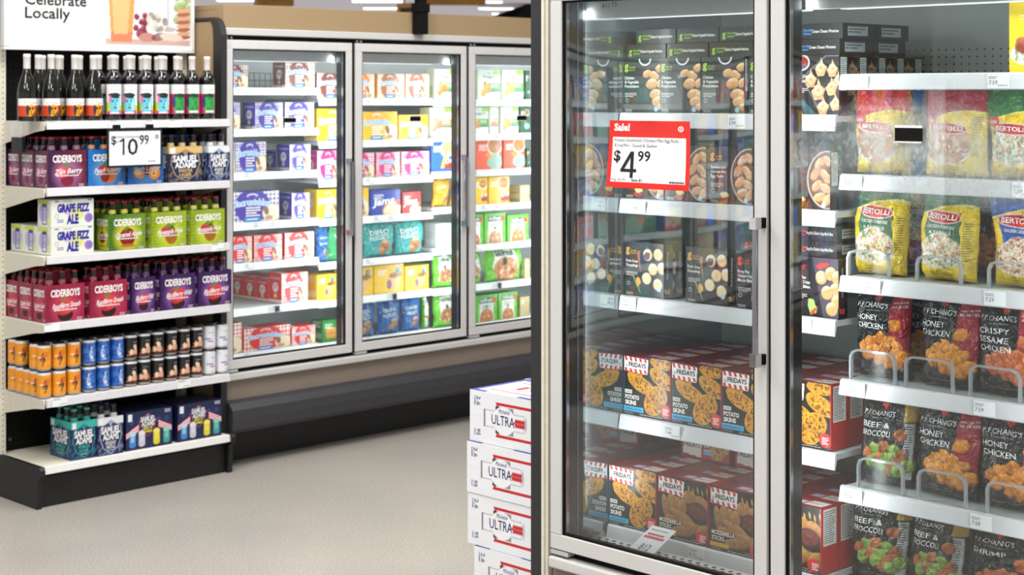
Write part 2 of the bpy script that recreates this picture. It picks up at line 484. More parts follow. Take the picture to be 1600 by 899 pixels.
def fn_box(w, d, h, side):
    if side == 'f': return lambda x, y, o=0.0: np.stack([x * w - w / 2, np.full_like(x, -d / 2 - o), y * w], -1)
    if side == 'l': return lambda x, y, o=0.0: np.stack([np.full_like(x, -w / 2 - o), d / 2 - x * d, y * d], -1)
    if side == 'r': return lambda x, y, o=0.0: np.stack([np.full_like(x, w / 2 + o), -d / 2 + x * d, y * d], -1)
    if side == 't': return lambda x, y, o=0.0: np.stack([x * w - w / 2, -d / 2 + y * w, np.full_like(x, h + o)], -1)
def put(mb, P, fn):
    mb.grid(lambda u, v: fn(u, v), P.nx, P.ny, col=P.C.reshape(-1, 3), a=P.a)
def carton(w, d, h, base, faces):
    """box mesh: faces = {side: (Paint or None, [text calls as functions of (mb, fn)])}"""
    mb = MB()
    mb.box(-w / 2, w / 2, -d / 2, d / 2, 0, h, base, skip=''.join(k for k in faces if faces[k][0] is not None))
    for k, (P, fs) in faces.items():
        fn = fn_box(w, d, h, k)
        if P is not None: put(mb, P, fn)
        for f in fs: f(mb, fn)
    return mb
def T(s, *a, **k): return lambda mb, fn: text(mb, s, fn, *a, **k)
def R_(*a, **k): return lambda mb, fn: patch(mb, fn, *a, **k)
def D_(*a, **k): return lambda mb, fn: disc(mb, fn, *a, **k)
def S_(*a, **k): return lambda mb, fn: smalltext(mb, fn, *a, **k)
def G_(*a, **k): return lambda mb, fn: ring(mb, fn, *a, **k)
def Y_(*a, **k): return lambda mb, fn: polyp(mb, fn, *a, **k)

# picture coordinates of the photograph -> points on the two freezer fronts (used to lay goods out along a shelf)
_s, _c = math.sin(YAW), math.cos(YAW)
def ray(px):
    u = (px - 800) / FPX
    return _c + u * _s, _s - u * _c
def XonY(px, Y):
    a, b = ray(px); return Y * a / b
def YonX(px, X):
    a, b = ray(px); return X * b / a
ORD = ['first', 'second', 'third', 'fourth', 'fifth', 'sixth', 'seventh', 'eighth', 'ninth', 'tenth', 'eleventh', 'twelfth', 'thirteenth', 'fourteenth', 'fifteenth', 'sixteenth', 'seventeenth']
# ---------------------------------------------------------------- floor and ceiling
def floor_mat():
    m = bpy.data.materials.new('speckled_terrazzo'); m.use_nodes = True
    nt = m.node_tree; N = nt.nodes; L = nt.links; b = N['Principled BSDF']
    tc = N.new('ShaderNodeTexCoord')
    def nz(sc, det=2):
        n = N.new('ShaderNodeTexNoise'); n.inputs['Scale'].default_value = sc; n.inputs['Detail'].default_value = det
        L.new(tc.outputs['Object'], n.inputs['Vector']); return n
    r1 = N.new('ShaderNodeValToRGB'); e = r1.color_ramp.elements
    e[0].position = 0.32; e[0].color = (*lin('#87837d'), 1); e[1].position = 0.68; e[1].color = (*lin('#c8c4bb'), 1)
    L.new(nz(150, 4).outputs['Fac'], r1.inputs[0])
    r2 = N.new('ShaderNodeValToRGB'); e = r2.color_ramp.elements
    e[0].position = 0.3; e[0].color = (0.86, 0.86, 0.87, 1); e[1].position = 0.7; e[1].color = (1.0, 0.99, 0.96, 1)
    L.new(nz(1.1, 4).outputs['Fac'], r2.inputs[0])
    mx = N.new('ShaderNodeMixRGB'); mx.blend_type = 'MULTIPLY'; mx.inputs[0].default_value = 1
    L.new(r1.outputs[0], mx.inputs[1]); L.new(r2.outputs[0], mx.inputs[2])
    L.new(mx.outputs[0], b.inputs['Base Color'])
    b.inputs['Roughness'].default_value = 0.33
    b.inputs['Specular IOR Level'].default_value = 0.35
    return m
mb = MB(); mb.box(-7, 13, -7, 13, -0.05, 0)
struct(mb.build('floor', floor_mat()))
mb = MB(); mb.box(-10, 75, -10, 75, CEIL, CEIL + 0.05)
struct(mb.build('ceiling', 'ceil'))

# bright strip fixtures far down the store ceiling, above the freezer top
def lamp_at(px, py, ln=1.3, wd=0.32):
    t = (CEIL - 0.09 - H) * FPX / (HORIZON - py)
    a, b = ray(px)
    mb = MB(); mb.box(-ln / 2, ln / 2, -wd / 2, wd / 2, 0.02, 0.09)
    o = thing('ceiling_light', '', 'ceiling light', (a * t, b * t, CEIL - 0.09), YAW - math.pi / 2, 'strip lights on the far ceiling')
    h = mb.build('housing', 'white', o)
    mb = MB(); mb.box(-ln / 2 + .02, ln / 2 - .02, -wd / 2 + .02, wd / 2 - .02, 0.0, 0.02)
    mb.build('diffuser', 'lamp', o)
    return o
for n, (px, py, ln, lab) in enumerate([
        (392, 1.5, 1.7, 'long strip light on the ceiling above the left end of the freezer run'),
        (590, 3, 1.3, 'strip light at the picture top between the black pole and the small framed sign'),
        (596, 14, 1.0, 'short strip light low beside the small wood framed sign'),
        (757, 14, 0.35, 'short piece of strip light directly left of the double row of ceiling lights'),
        (772, 4, 0.45, 'small strip light just right of the large wood framed sign'),
        (786, 14.5, 1.1, 'long strip light in the middle of the ceiling lights by the charcoal trim'),
        (800, 22.5, 1.2, 'lowest strip light on the ceiling beside the charcoal freezer trim')]):
    lamp_at(px, py, ln)['label'] = lab
for n, (px, py, w) in enumerate([(790, 27, 2.9)]):
    t = 44; a, b = ray(px)
    z0 = H + (HORIZON - 33) * t / FPX; z1 = H + (HORIZON - py) * t / FPX
    o = thing('hanging_bulkhead', 'far dark wedge shaped ceiling bulkhead seen over the freezer top beside charcoal trim', 'bulkhead', (a * t, b * t, z0), YAW - math.pi / 2)
    mb = MB(); mb.prism([(-.7, 0), (1.5, 0), (1.5, CEIL - z0), (.6, CEIL - z0), (.2, z1 - z0 - .1)], -.3, .3)
    mb.build('bulkhead_panel', 'black', o)

# wood framed category signs hanging from the ceiling
def frame_sign(label, px0, px1, py0, py1, t, yaw, depth=0.12, txt=None):
    a, b = ray((px0 + px1) / 2)
    w = (px1 - px0) * t / FPX; h = (py1 - py0) * t / FPX
    z = H + (HORIZON - py1) * t / FPX
    o = thing('hanging_sign', label, 'sign', (a * t, b * t, z), yaw)
    f = 0.06
    mb = MB()
    mb.box(-w / 2, w / 2, -depth / 2, depth / 2, 0, f); mb.box(-w / 2, w / 2, -depth / 2, depth / 2, h - f, h)
    mb.box(-w / 2, -w / 2 + f, -depth / 2, depth / 2, f, h - f); mb.box(w / 2 - f, w / 2, -depth / 2, depth / 2, f, h - f)
    mb.build('frame', 'wood', o, bevel=.006)
    mb = MB(); mb.box(-w / 2 + f, w / 2 - f, -depth / 4, depth / 4, f, h - f)
    mb.build('sign_face', 'slate', o)
    mb = MB()
    for s in (-1, 1): mb.tube([(s * w * .35, 0, h), (s * w * .35, 0, CEIL - z)], .012)
    mb.build('hanger', 'wire', o)
    return o, w, h
frame_sign('small wood framed dark sign hanging in the distance left of the large one', 616, 674, 5, 26, 21, YAW - math.pi / 2 - .75)
frame_sign('large wood framed dark sign cut by the picture top above the freezer', 662, 758, -26, 8, 17, YAW - math.pi / 2 + .1)
frame_sign('wood framed dark sign above the left end of the freezer run', 398, 458, -34, 9, 17, YAW - math.pi / 2 + .5)

# ---------------------------------------------------------------- glass door freezers
def price_tag(parent, x, y, z, price, seed, w=.062, h=.036, lab=None):
    mb = MB(); mb.box(x - w / 2, x + w / 2, y - .0015, y, z, z + h, '#f2f5f6')
    fn = lambda u, v, o=0.0: np.stack([x - w / 2 + u * w, np.full_like(u, y - .0015 - o), z + v * w], -1)
    text(mb, price, fn, .06, .16, .17, '#3a3f42', al='l', bold=.0, shear=.15, off=.0004)
    smalltext(mb, fn, .06, .47, .5, 2, .07, '#8b9296', .0004, seed)
    for k in range(12):
        if (k * seed) % 3: patch(mb, fn, .45 + k * .042, .45 + k * .042 + .02, .08, .16, '#5a6064', .0004)
    return mb.build('price_tag', 'card', parent)

def freezer(root, n, pitch, dw, zb, zt, fw, glass_key, frame_key, depth=.82, fasc=True, low=.44, top_out=0.02, near=False,
            mirror_left=False, led=30., boww=0.0):
    """local frame: x to the right, front plane y = 0 facing -y; door k starts at x = k * pitch"""
    W = n * pitch
    x0, x1 = -.002, W + .03
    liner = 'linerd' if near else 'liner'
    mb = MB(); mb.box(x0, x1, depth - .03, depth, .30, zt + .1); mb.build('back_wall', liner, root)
    mb = MB()
    for xx in np.arange(x0 + .03, x1, .026):     # perforated air outlet holes high on the back wall
        for k in range(4):
            zz = zt - .20 - k * .022
            disc(mb, lambda u, v, o: np.stack([u, np.full_like(u, depth - .031 - o), v], -1), xx, zz, .0035, '#1c1e1e', .001, seg=6)
    mb.build('air_holes', 'card', root)
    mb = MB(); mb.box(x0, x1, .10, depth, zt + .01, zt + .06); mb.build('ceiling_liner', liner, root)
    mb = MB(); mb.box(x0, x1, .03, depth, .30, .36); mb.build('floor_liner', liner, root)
    if mirror_left:
        mb = MB(); mb.box(x0, .045, .09, depth - .03, .36, zt + .01); mb.build('side_wall', 'mirror', root)
        mb = MB(); mb.box(x0, .045, .03, .09, .36, zt + .01); mb.build('side_mullion', 'mull', root)
        mb = MB(); mb.box(.0451, .048, .062, .066, .44, zt - .03); mb.build('bright_line_strip', 'rim', root)  # thin pale strip added to imitate a bright line of light here
    else:
        mb = MB(); mb.box(x0, .02, .06, depth - .03, .36, zt + .01); mb.build('side_wall', liner, root)
    mb = MB(); mb.box(x1, x1 + .03, .03, depth, .30, zt + .06); mb.build('side_wall', liner, root)
    # top light valance and tube
    mb = MB(); mb.box(x0 + .05, x1, .10, .13, zt - .10, zt + .01); mb.build('light_valance', 'liner', root)
    for k in range(n):
        mb = MB(); mb.box(k * pitch + .06, (k + 1) * pitch - .06, .235, .275, zt - (.095 if near else .100), zt - .065, '#ffffff')
        mb.build('light_tube', 'ledtop', root)
        o = area('freezer_lamp', (0, 0, 0), (0, 0, 0), dw * .85, .05, led * .5, (.93, .98, 1))
        o.parent = root; o.location = (k * pitch + dw / 2, .20, zt - .05); o.rotation_euler = (math.radians(28), 0, 0)
    for k in range(0, n + 1):
        c = k * pitch - (pitch - dw) / 2
        if k > 0 or not mirror_left:
            mb = MB(); mb.box(max(c - .045, x0), c + .045, .028, .085, .36, zt + .01); mb.build('mullion', 'mull', root, bevel=.004)
        for s in (-1, 1):
            if (k == 0 and s < 0) or (k == n and s > 0): continue
            if k == 0 and mirror_left: c2 = .0
            else: c2 = c
            o = area('freezer_lamp', (0, 0, 0), (0, 0, 0), .03, zt - .65, led, (.93, .98, 1))
            o.parent = root; o.location = (c2 + s * .055, .095, (zt + .5) / 2)
            o.rotation_euler = (math.radians(90), 0, s * math.radians(-28) )
    # doors
    for k in range(n):
        xa = k * pitch; xb = xa + dw
        d = MB()
        d.box(xa, xb, -.012, .022, zb, zb + fw); d.box(xa, xb, -.012, .022, zt - fw, zt)
        d.box(xa, xa + fw, -.012, .022, zb + fw, zt - fw); d.box(xb - fw * .9, xb, -.012, .022, zb + fw, zt - fw)
        dr = d.build('door', frame_key, root, bevel=.003)
        g = MB(); e = .012; a0, a1 = xa + fw, xb - fw * .9
        g.box(a0 - .001, a0 + e * .45, -.006, .02, zb + fw, zt - fw); g.box(a1 - e * .6, a1 + .001, -.006, .02, zb + fw, zt - fw)
        g.box(a0, a1, -.006, .02, zb + fw, zb + fw + e * .5); g.box(a0, a1, -.006, .02, zt - fw - e * .5, zt - fw)
        g.build('gasket', 'gap', dr)
        g = MB(); g.box(a0 + e * .45, a0 + e * .45 + .007, .0, .012, zb + fw, zt - fw); g.box(a1 - e * .6 - .005, a1 - e * .6, .0, .012, zb + fw, zt - fw)
        g.build('spacer_bar', 'chrome', dr)
        g = MB()
        def gf(u, v, yy, a0=a0, a1=a1):
            bw = boww * (1 - (2 * u - 1) ** 4) * (1 - (2 * v - 1) ** 4)
            return np.stack([a0 + u * (a1 - a0), yy - bw, zb + fw + v * (zt - zb - 2 * fw)], -1)
        g.grid(lambda u, v: gf(u, v, .001), 24, 40)
        go = g.build('glass_pane', glass_key if (not near or k == 0) else 'glassf', dr, smooth=True)
        # handle on the right stile
        hb = MB(); hx = xb - (.010 if near else fw * .72); z0, z1 = 1.135, 1.505
        if near:
            hb.tube([(hx, -.050, z0), (hx, -.050, z1)], .0085, 12)
            hb.box(hx - .011, hx + .011, -.062, -.036, z0 - .022, z0 + .014); hb.box(hx - .011, hx + .011, -.062, -.036, z1 - .014, z1 + .018)
        else:
            hb.tube([(hx, -.045, z0 - .02), (hx, -.045, z1)], .011, 10)
        ho = hb.build('handle', 'chrome', dr, smooth=False)
        hb = MB()
        for z in (z0 - .004, z1 + .002):
            hb = MB(); hb.prism([(hx - .007, -.038), (hx + .009, -.038), (hx + .009, -.010), (hx - .007, -.010)], z - .014, z + .014, axis='z'); hb.build('handle_bracket', 'gap' if near else 'chrome', dr)
        hb = MB(); hb.box(xa + .002, xa + .075, -.012, .02, zb - .016, zb - .003, '#fff'); hb.build('hinge', 'alum', dr)
    # gaskets between the doors and round the opening
    mb = MB()
    mb.box(x0 + .02, x1, .018, .03, zb - .03, zb + .01); mb.box(x0 + .02, x1, .018, .03, zt - .01, zt + .03)
    for k in range(n + 1):
        c = k * pitch - (pitch - dw) / 2
        mb.box(max(c - .02, x0), c + .02, .023, .03, zb, zt)
        if 0 < k < n: mb.box(c - (pitch - dw) / 2 + .0005, c + (pitch - dw) / 2 - .0005, .0, .023, zb, zt)
    mb.build('door_seal', 'gap', root)
    # rails
    mb = MB(); mb.box(x0, x1, -.02, .06, low - .035, low); mb.build('lower_rail', 'alum2', root, bevel=.006)
    mb = MB(); mb.box(x0, x1, -.01, .05, zt + .024, zt + .06); mb.build('upper_rail', 'alum2', root, bevel=.004)
    for k in range(n):
        for s in (.018, .045):
            mb = MB(); mb.box(k * pitch - .003 + s - .012, k * pitch + s - .003, -.012, .03, zt + .003, zt + .016); mb.build('top_hinge', 'chrome', root)
    mb = MB(); mb.box(x0, x1, .0, .05, zt + .06, zt + .178); mb.box(x0, x1, .05, depth, zt + .15, zt + .178); mb.box(x0, x0 + .012, .05, depth, zt + .06, zt + .15); mb.build('fascia', 'beige', root, bevel=.003)
    mb = MB(); mb.box(x0, x1, .005, .06, .2, low - .035); mb.build('lower_panel', 'taupe', root)
    mb = MB(); pr = [(.0, .335), (-.05, .325), (-.075, .295), (-.08, .25), (-.075, .20), (-.05, .178), (.0, .17)]
    mb.prism(pr, x0, x1, axis='x'); mb.build('bumper', 'bumper', root)
    mb = MB(); mb.box(x0, x1, .11, depth, .0, .17); mb.build('kick_plate', 'blackmat', root)

def shelf(root, x0, x1, z, yf, depth=.5, chh=.038, key='whitechan', tags=()):
    mb = MB(); mb.box(x0 + .004, x1 - .004, yf + .006, yf + depth, z - .02, z - .003)
    s = mb.build('shelf', 'liner', root)
    mb = MB(); mb.prism([(yf + .008, z), (yf, z - .002), (yf - .008, z - chh), (yf - .004, z - chh - .002), (yf + .008, z - .012)], x0, x1, axis='x')
    mb.build('price_channel', key, s, bevel=.001)
    for (tx, pr) in tags:
        price_tag(s, tx, yf - .008, z - chh + .001, pr, int(tx * 97) + 3, h=chh * .92)
    return s

# far run of freezers along the back of the aisle
BFY = 6.783; BFX = 4.678; BP = .8315; BD = .807
bf = thing('display_freezer', 'far beige topped glass door freezer run lit white with boxes of frozen snacks', 'freezer', (BFX, BFY, 0))
freezer(bf, 4, BP, BD, .490, 2.134, .045, 'glass', 'taupe_frame', low=.468, led=3.9)
BSH = 7.078 - BFY
Z1 = [1.896, 1.678, 1.45, 1.187, .974, .738, .503]
Z2 = [1.838, 1.603, 1.392, 1.178, .940, .732, .498]
Z3 = [1.829, 1.624, 1.409, 1.201, .963, .727, .494]
for si, Z in enumerate((Z1, Z2, Z3, Z3)):
    xa = si * BP + (-.01 if si else .002); xb = si * BP + BP - .012
    for zi, z in enumerate(Z):
        shelf(bf, xa + (.0 if si else .0), xb, z, BSH, chh=.036, tags=[(xa + .2 + .07 * zi % .4, '4.99'), (xa + .52, '6.49')] if zi % 2 else [(xa + .35, '5.79')])
# end panel with a rounded charcoal border, between shelving and freezer
ep = MB()
zt, ze = 2.245, .05
pts = [(0, ze), (0, zt - .06), (.012, zt - .02), (.04, zt), (.55, zt), (.55, zt - .02), (.12, zt - .02), (.105, zt - .05), (.1, ze)]
def strip(mb, outer, inner, x0, x1, col='#fff'):
    for i in range(len(outer) - 1):
        a, b, c, d = outer[i], outer[i + 1], inner[i + 1], inner[i]
        mb.prism([a, b, c, d], x0, x1, axis='x', col=col)
o_ = [(0, ze), (0, zt - .09), (.012, zt - .045), (.035, zt - .015), (.075, zt), (.8, zt)]
i_ = [(.070, ze), (.070, zt - .10), (.074, zt - .055), (.086, zt - .028), (.11, zt - .014), (.8, zt - .012)]
strip(ep, o_, i_, 0, .034)
epo = thing('end_panel', 'upright end panel with rounded charcoal border beside the last wine bottle', 'panel', (4.640, 6.752, 0))
ep.build('border', 'trim', epo)
ep = MB(); ep.box(.006, .030, .06, .8, .05, 2.225); ep.build('panel_face', 'beige', epo)

# second run, left of the shelving: it stands outside the picture and shows in the near door glass
bf2 = thing('display_freezer', 'freezer run seen mirrored in the near door glass', 'freezer', (-4.4, BFY, 0))
freezer(bf2, 6, BP, BD, .490, 2.134, .045, 'glass', 'taupe_frame', low=.462, led=9.)
for si in range(6):
    for z in Z2: shelf(bf2, si * BP - .01, si * BP + BP - .012, z, BSH)

# black pole standing on the far freezer
po = thing('sign_pole', 'black square pole standing on top of the far freezer', 'pole', (XonY(646, 6.81), 6.81, 2.192))
mb = MB(); mb.box(-.024, .024, -.024, .024, .09, CEIL - 2.192); mb.build('post', 'black', po)
mb = MB(); mb.box(-.044, .044, -.03, .03, .121, .17); mb.box(-.036, .036, -.025, .03, .0, .121); mb.build('clamp', 'black', po, bevel=.004)
po.location.y = 6.75

# near freezer on the right
RFX = 3.665; RFY = 3.535; RP = .841; RD = .828
rf = thing('display_freezer', 'near glass door freezer at right with a red sale card on its door', 'freezer', (RFX, RFY, 0), -math.pi / 2)
M['glassf'] = glass_mat('frosted_door_glass_near', (0.93, 0.975, 0.97), 1.8, 0.014, hcol=(0.66, 0.76, 0.78),
                        frost=[(1.27, 1.735, .34, .125, .95), (.98, 1.69, .16, .09, .7), (1.5, 1.66, .2, .10, .75), (1.25, 1.62, .45, .05, .5)])
freezer(rf, 3, RP, RD, .449, 2.197, .047, 'glassn', 'alum2', low=.4245, near=True, mirror_left=True, led=2.9, boww=.004)
RSH = 3.927 - RFX
RZ1 = [1.802, 1.527, 1.216, .834]
RZ2 = [1.918, 1.634, 1.345, 1.051, .748]
TG = dict(
    a=[[(.52, '5.99'), (.72, '5.99')], [(.13, '5.99'), ], [(.09, '5.99'), (.76, '5.99')], [(.27, '7.49')]],
    b=[[(.95, '7.69'), (1.38, '7.59')], [(.93, '7.59'), (1.45, '7.59')], [(.99, '7.59'), (1.37, '7.59')], [(.94, '7.59'), (1.34, '7.59')], [(.93, '7.59'), (1.33, '7.59')]])
for z, t in zip(RZ1, TG['a']): shelf(rf, .048, .868, z, RSH, chh=.044, key='channel', tags=t)
for z, t in zip(RZ2, TG['b']): shelf(rf, .884, 1.70, z, RSH, chh=.042, key='channel', tags=t)
for z in RZ2: shelf(rf, 1.73, 2.5, z, RSH, chh=.042, key='channel')
shelf(rf, .055, .868, .494, .195, chh=.04, depth=.57, key='channel', tags=[(.42, '8.12')])
shelf(rf, .884, 1.70, .474, .215, chh=.04, depth=.55, key='channel')
# perforated air intake at the bottom, with a chrome tube end
mb = MB(); mb.box(.10, 2.45, .036, .108, .474, .483, '#c9cdcb')
g = mb.build('air_grille', 'channel', rf)
mb = MB()
for i in range(78):
    x = .115 + i * .03
    for k, y in enumerate((.050, .070, .090)):
        mb.lathe([(.0075, .4832), (.0001, .4833)], 8, cx=x + (k % 2) * .015, cy=y)
mb.build('grille_hole', 'gap', g)
mb = MB()
for i in range(78):
    x = .115 + i * .03
    mb.prism([(x, .036), (x + .008, .024), (x + .018, .024), (x + .026, .036)], .474, .480, axis='z')
mb.build('grille_teeth', 'channel', g)
mb = MB(); mb.tube([(.055, .085, .492), (.13, .085, .492)], .015, 14); mb.build('tube_end', 'chrome', rf)
mb = MB(); tx = RFY - YonX(1024, 3.77)
def tf(u, v, o=0.0): return np.stack([tx - .05 + u * .095, .030 + v * .12 + 0 * u, .486 + v * .055 + o], -1)
mb.grid(lambda u, v: tf(u, v), 3, 3, '#eceef0', a=1)
patch(mb, tf, .08, .9, .56, .64, '#c83038', .0006); patch(mb, tf, .12, .8, .68, .74, '#c83038', .0006)
text(mb, '812', tf, .5, .14, .22, '#4a5054', w=.42, off=.0008); smalltext(mb, tf, .12, .85, .7, 1, .08, '#8a9094', .0006)
mb.build('loose_price_tag', 'card', rf)
# valance label
mb = MB(); fn = lambda u, v, o=0.0: np.stack([.11 + u, np.full_like(u, .098 - o), 2.117 + v], -1)
patch(mb, fn, 0, .075, 0, .045, '#cfdad7'); 
text(mb, 'A11', fn, .008, .012, .014, '#3b4446', al='l'); text(mb, 'T3', fn, .048, .014, .014, '#3b4446', al='l')
mb.build('row_label', 'card', rf)
# end trim
mb = MB(); mb.box(-.087, -.039, -.012, .07, .02, 2.60); mb.box(-.052, -.039, .07, .84, .02, 2.40); e1 = mb.build('edge_trim', 'trim', rf, bevel=.004)
mb = MB(); mb.box(-.038, -.026, -.014, .03, .02, 2.40); mb.box(-.026, -.014, -.008, .03, .02, 2.40); mb.build('corner_strip', 'cream', rf, bevel=.002)
mb = MB(); mb.box(-.014, -.002, .004, .03, .425, 2.2); mb.build('side_gap', 'bumper', rf)

# ---------------------------------------------------------------- end-cap shelving on the left
GX0, GX1 = 3.640, 4.632
GY = 6.670; GB = 7.10
GZ = [1.740, 1.439, 1.134, .832, .491]
gd = thing('display_shelving', 'cream and black end cap shelving stocked with wine, cider and beer', 'shelving', (0, 0, 0))
mb = MB(); mb.box(GX0 + .02, GX1 - .002, GB, GB + .02, .15, 2.075); mb.build('back_panel', 'black', gd)
mb = MB()
for i in range(38):
    for j in range(74):
        x = GX0 + .035 + i * .0254; z = .22 + j * .0254
        mb.add([(x - .003, GB - .001, z), (x, GB - .001, z - .003), (x + .003, GB - .001, z), (x, GB - .001, z + .003)], [(0, 1, 2, 3)])
mb.build('pegboard_hole', mat('peg_hole', '#2b2b2d', .8), gd)
for side, x in (('l', GX0 - .022), ('r', GX1 - .028)):
    mb = MB(); mb.box(x, x + .03, GB - .055, GB + .03, .02, 2.14)
    u = mb.build('upright', 'cream', gd, bevel=.002)
    mb = MB()
    for j in range(80):
        z = .2 + j * .0245
        if side == 'l': mb.box(x - .001, x, GB - .005, GB + .006, z, z + .013)
        mb.box(x + .012, x + .016, GB - .0562, GB - .055, z, z + .005)
    mb.build('upright_slot', 'gap', u)
mb = MB(); mb.box(GX0 - .05, GX0 - .024, GB - .02, GB + .45, .0, 2.14); mb.build('side_post', 'cream', gd)
mb = MB(); mb.box(GX1 - .003, GX1, GB - .11, GB - .057, .2, 1.70); mb.build('shade_panel', 'black', gd)  # black sheet added to imitate the shade under the shelves at this end
for k, z in enumerate(GZ):
    mb = MB(); mb.box(GX0, GX1, GY + .012, GB - .005, z - .022, z - .002); s = mb.build('shelf', 'cream', gd, bevel=.001)
    mb = MB(); mb.prism([(GY + .012, z), (GY, z - .002), (GY - .008, z - .034), (GY + .002, z - .037), (GY + .012, z - .03)], GX0 + .01, GX1, axis='x')
    mb.build('price_channel', 'channel', s, bevel=.001)
    for (xa, xb) in ((GX0 - .003, GX0 + .001), (GX1 - .001, GX1 + .003)):
        mb = MB(); mb.prism([(GB - .03, z - .004), (GY + .004, z - .004), (GY + .002, z - .04), (GY + .09, z - .05), (GB - .02, z - .115)], xa, xb, axis='x')
        mb.build('bracket', 'cream', s)
    for (px) in ([84, 180, 236, 272], [], [338], [80], [92, 286])[k]:
        x = XonY(px, GY); t = price_tag(s, x, GY - .0085, z - .035, '', 3 + k, w=.075, h=.032)
# black clip and tag on the top left bracket
mb = MB(); mb.box(GX0 - .012, GX0 - .004, GY + .20, GY + .30, 1.655, 1.735, '#e6e4de'); mb.box(GX0 - .02, GX0 - .004, GY + .17, GY + .27, 1.60, 1.665, '#17171a')
mb.build('bracket_tag', 'card', gd)
# base deck
bz = .190
mb = MB(); mb.box(GX0, GX1 + .004, GY + .015, GB, bz - .02, bz); dk = mb.build('base_deck', 'cream', gd, bevel=.001)
mb = MB(); mb.prism([(GY + .015, bz), (GY + .004, bz - .002), (GY, bz - .032), (GY + .006, bz - .036), (GY + .015, bz - .02)], GX0 + .004, GX1 + .008, axis='x'); mb.build('price_channel', 'white', dk)
mb = MB(); mb.box(GX0 - .01, GX1 + .002, GY + .045, GB, .0, bz - .022); mb.build('kick_plate', 'blackmat', gd)
mb = MB(); mb.box(GX0, GX1 + .004, GY + .01, GY + .045, .145, .157); mb.build('kick_lip', 'black', gd)
for (xa, xb) in ((GX0 - .026, GX0 - .004), (GX1 + .006, GX1 + .030)):
    mb = MB(); mb.prism([((6.746 if xa > 4 else GB + .3), bz + .002), (GY + .0, bz + .002), (GY - .012, bz - .012), (GY - .006, bz - .045), (GY + .012, bz - .052), (GY + .02, .0), ((6.746 if xa > 4 else GB + .3), .0)], xa, xb, axis='x')
    mb.build('end_plate', 'blackmat', gd)
mb = MB(); mb.tube([(GX0 + .055, GB - .004, .245), (GX0 + .055, GB + .001, .245)], .009, 12); mb.build('screw', 'chrome', gd)

# header sign with a drinks picture
hs = thing('header_sign', 'white header sign reading Celebrate Locally with beer, wine and grapes picture', 'sign', (0, 0, 0))
hx0, hx1, hz0, hz1, hy = 3.606, 4.632, 2.080, 2.72, 6.985
mb = MB(); mb.box(hx0, hx1, hy, hy + .012, hz0, hz1); mb.build('board', 'white', hs)
W_ = hx1 - hx0
P = Paint(W_ * .47, .5, .0035, '#eceded')
P.rect(0, 1, 0, .05, '#c98a78', .7)
a = P.a
P.poly([(.06, .02), (.30, .02), (.335, .49), (.03, .49)], '#f0a35a'); P.poly([(.06, .02), (.30, .02), (.31, .12), (.055, .12)], '#e88060', .8)
P.poly([(.09, .1), (.25, .1), (.28, .46), (.07, .46)], '#f6c489', .8); P.rect(.02, .34, .47, .60, '#dfe0e2', .5); P.rect(.02, .34, .60, .95, '#e4e5e7', .6)
P.ell(.5, .92, .095, .40, '#e4564c'); P.ell(.5, .60, .05, .07, '#f0a8a0', 0, .8); P.rect(.494, .506, .2, .6, '#c9c4c6', .8)
P.ell(.73, .80, .155, .26, '#f0eef1'); m_ = P.emask(.73, .76, .15, .24)[0] * (P.y < .82); P.bl(m_, '#4a1428'); P.rect(.722, .738, .16, .54, '#bdb5b6'); P.ell(.73, .16, .1, .025, '#b9aeae', 0, .9)
for k in range(26):
    P.blob(.84 + .17 * rng.random(), .2 + .38 * rng.random(), .045, '#a8bd7e', '#dfe9c4', '#6f8650', k)
for k in range(14): P.blob(.34 + .12 * rng.random(), .07 + .25 * rng.random(), .03, '#8d3048', '#cf6b7c', '#4a1424', k)
for k in range(30): P.ell(.5 + .2 * rng.random(), .12 + .2 * rng.random(), .03, .03, ['#e9e4da', '#8f8a80', '#d9d2c4'][k % 3], 0, .8)
for k in range(8): P.ell(.92, .08 + k * .04, .09, .022, ['#a8694a', '#d8a585'][k % 2], .1)
P.ell(.48, .07, .1, .05, '#c98c84'); P.ell(.62, .08, .09, .04, '#7a3030', .2, .8); P.ell(.77, .08, .14, .04, '#e6cfc0', -.1)
mb = MB(); fn = lambda u, v, o=0.0: np.stack([hx0 + W_ * (.515 + .465 * u), np.full_like(u, hy - .002 - o), hz0 + .028 + v * W_ * .465], -1)
put(mb, P, fn)
mb.build('picture', 'card', hs)
mb = MB(); fn = lambda u, v, o=0.0: np.stack([hx0 + u, np.full_like(u, hy - .002 - o), hz0 + v], -1)
text(mb, 'Locally', fn, .105, .139, .051, '#23262a', w=.232, al='l', bold=.02)
text(mb, 'Celebrate', fn, .105, .202, .051, '#23262a', w=.318, al='l', bold=.02)
mb.build('lettering', 'card', hs)
mb = MB(); mb.box(hx0 - .004, hx1, hy - .012, hy + .02, hz0 - .012, hz0 + .006); mb.box(hx1 - .018, hx1, hy - .012, hy + .02, hz0, hz1); mb.box(hx0 - .004, hx0 + .028, hy - .012, hy + .02, hz0, hz1)
mb.build('frame', 'white', hs, bevel=.002)

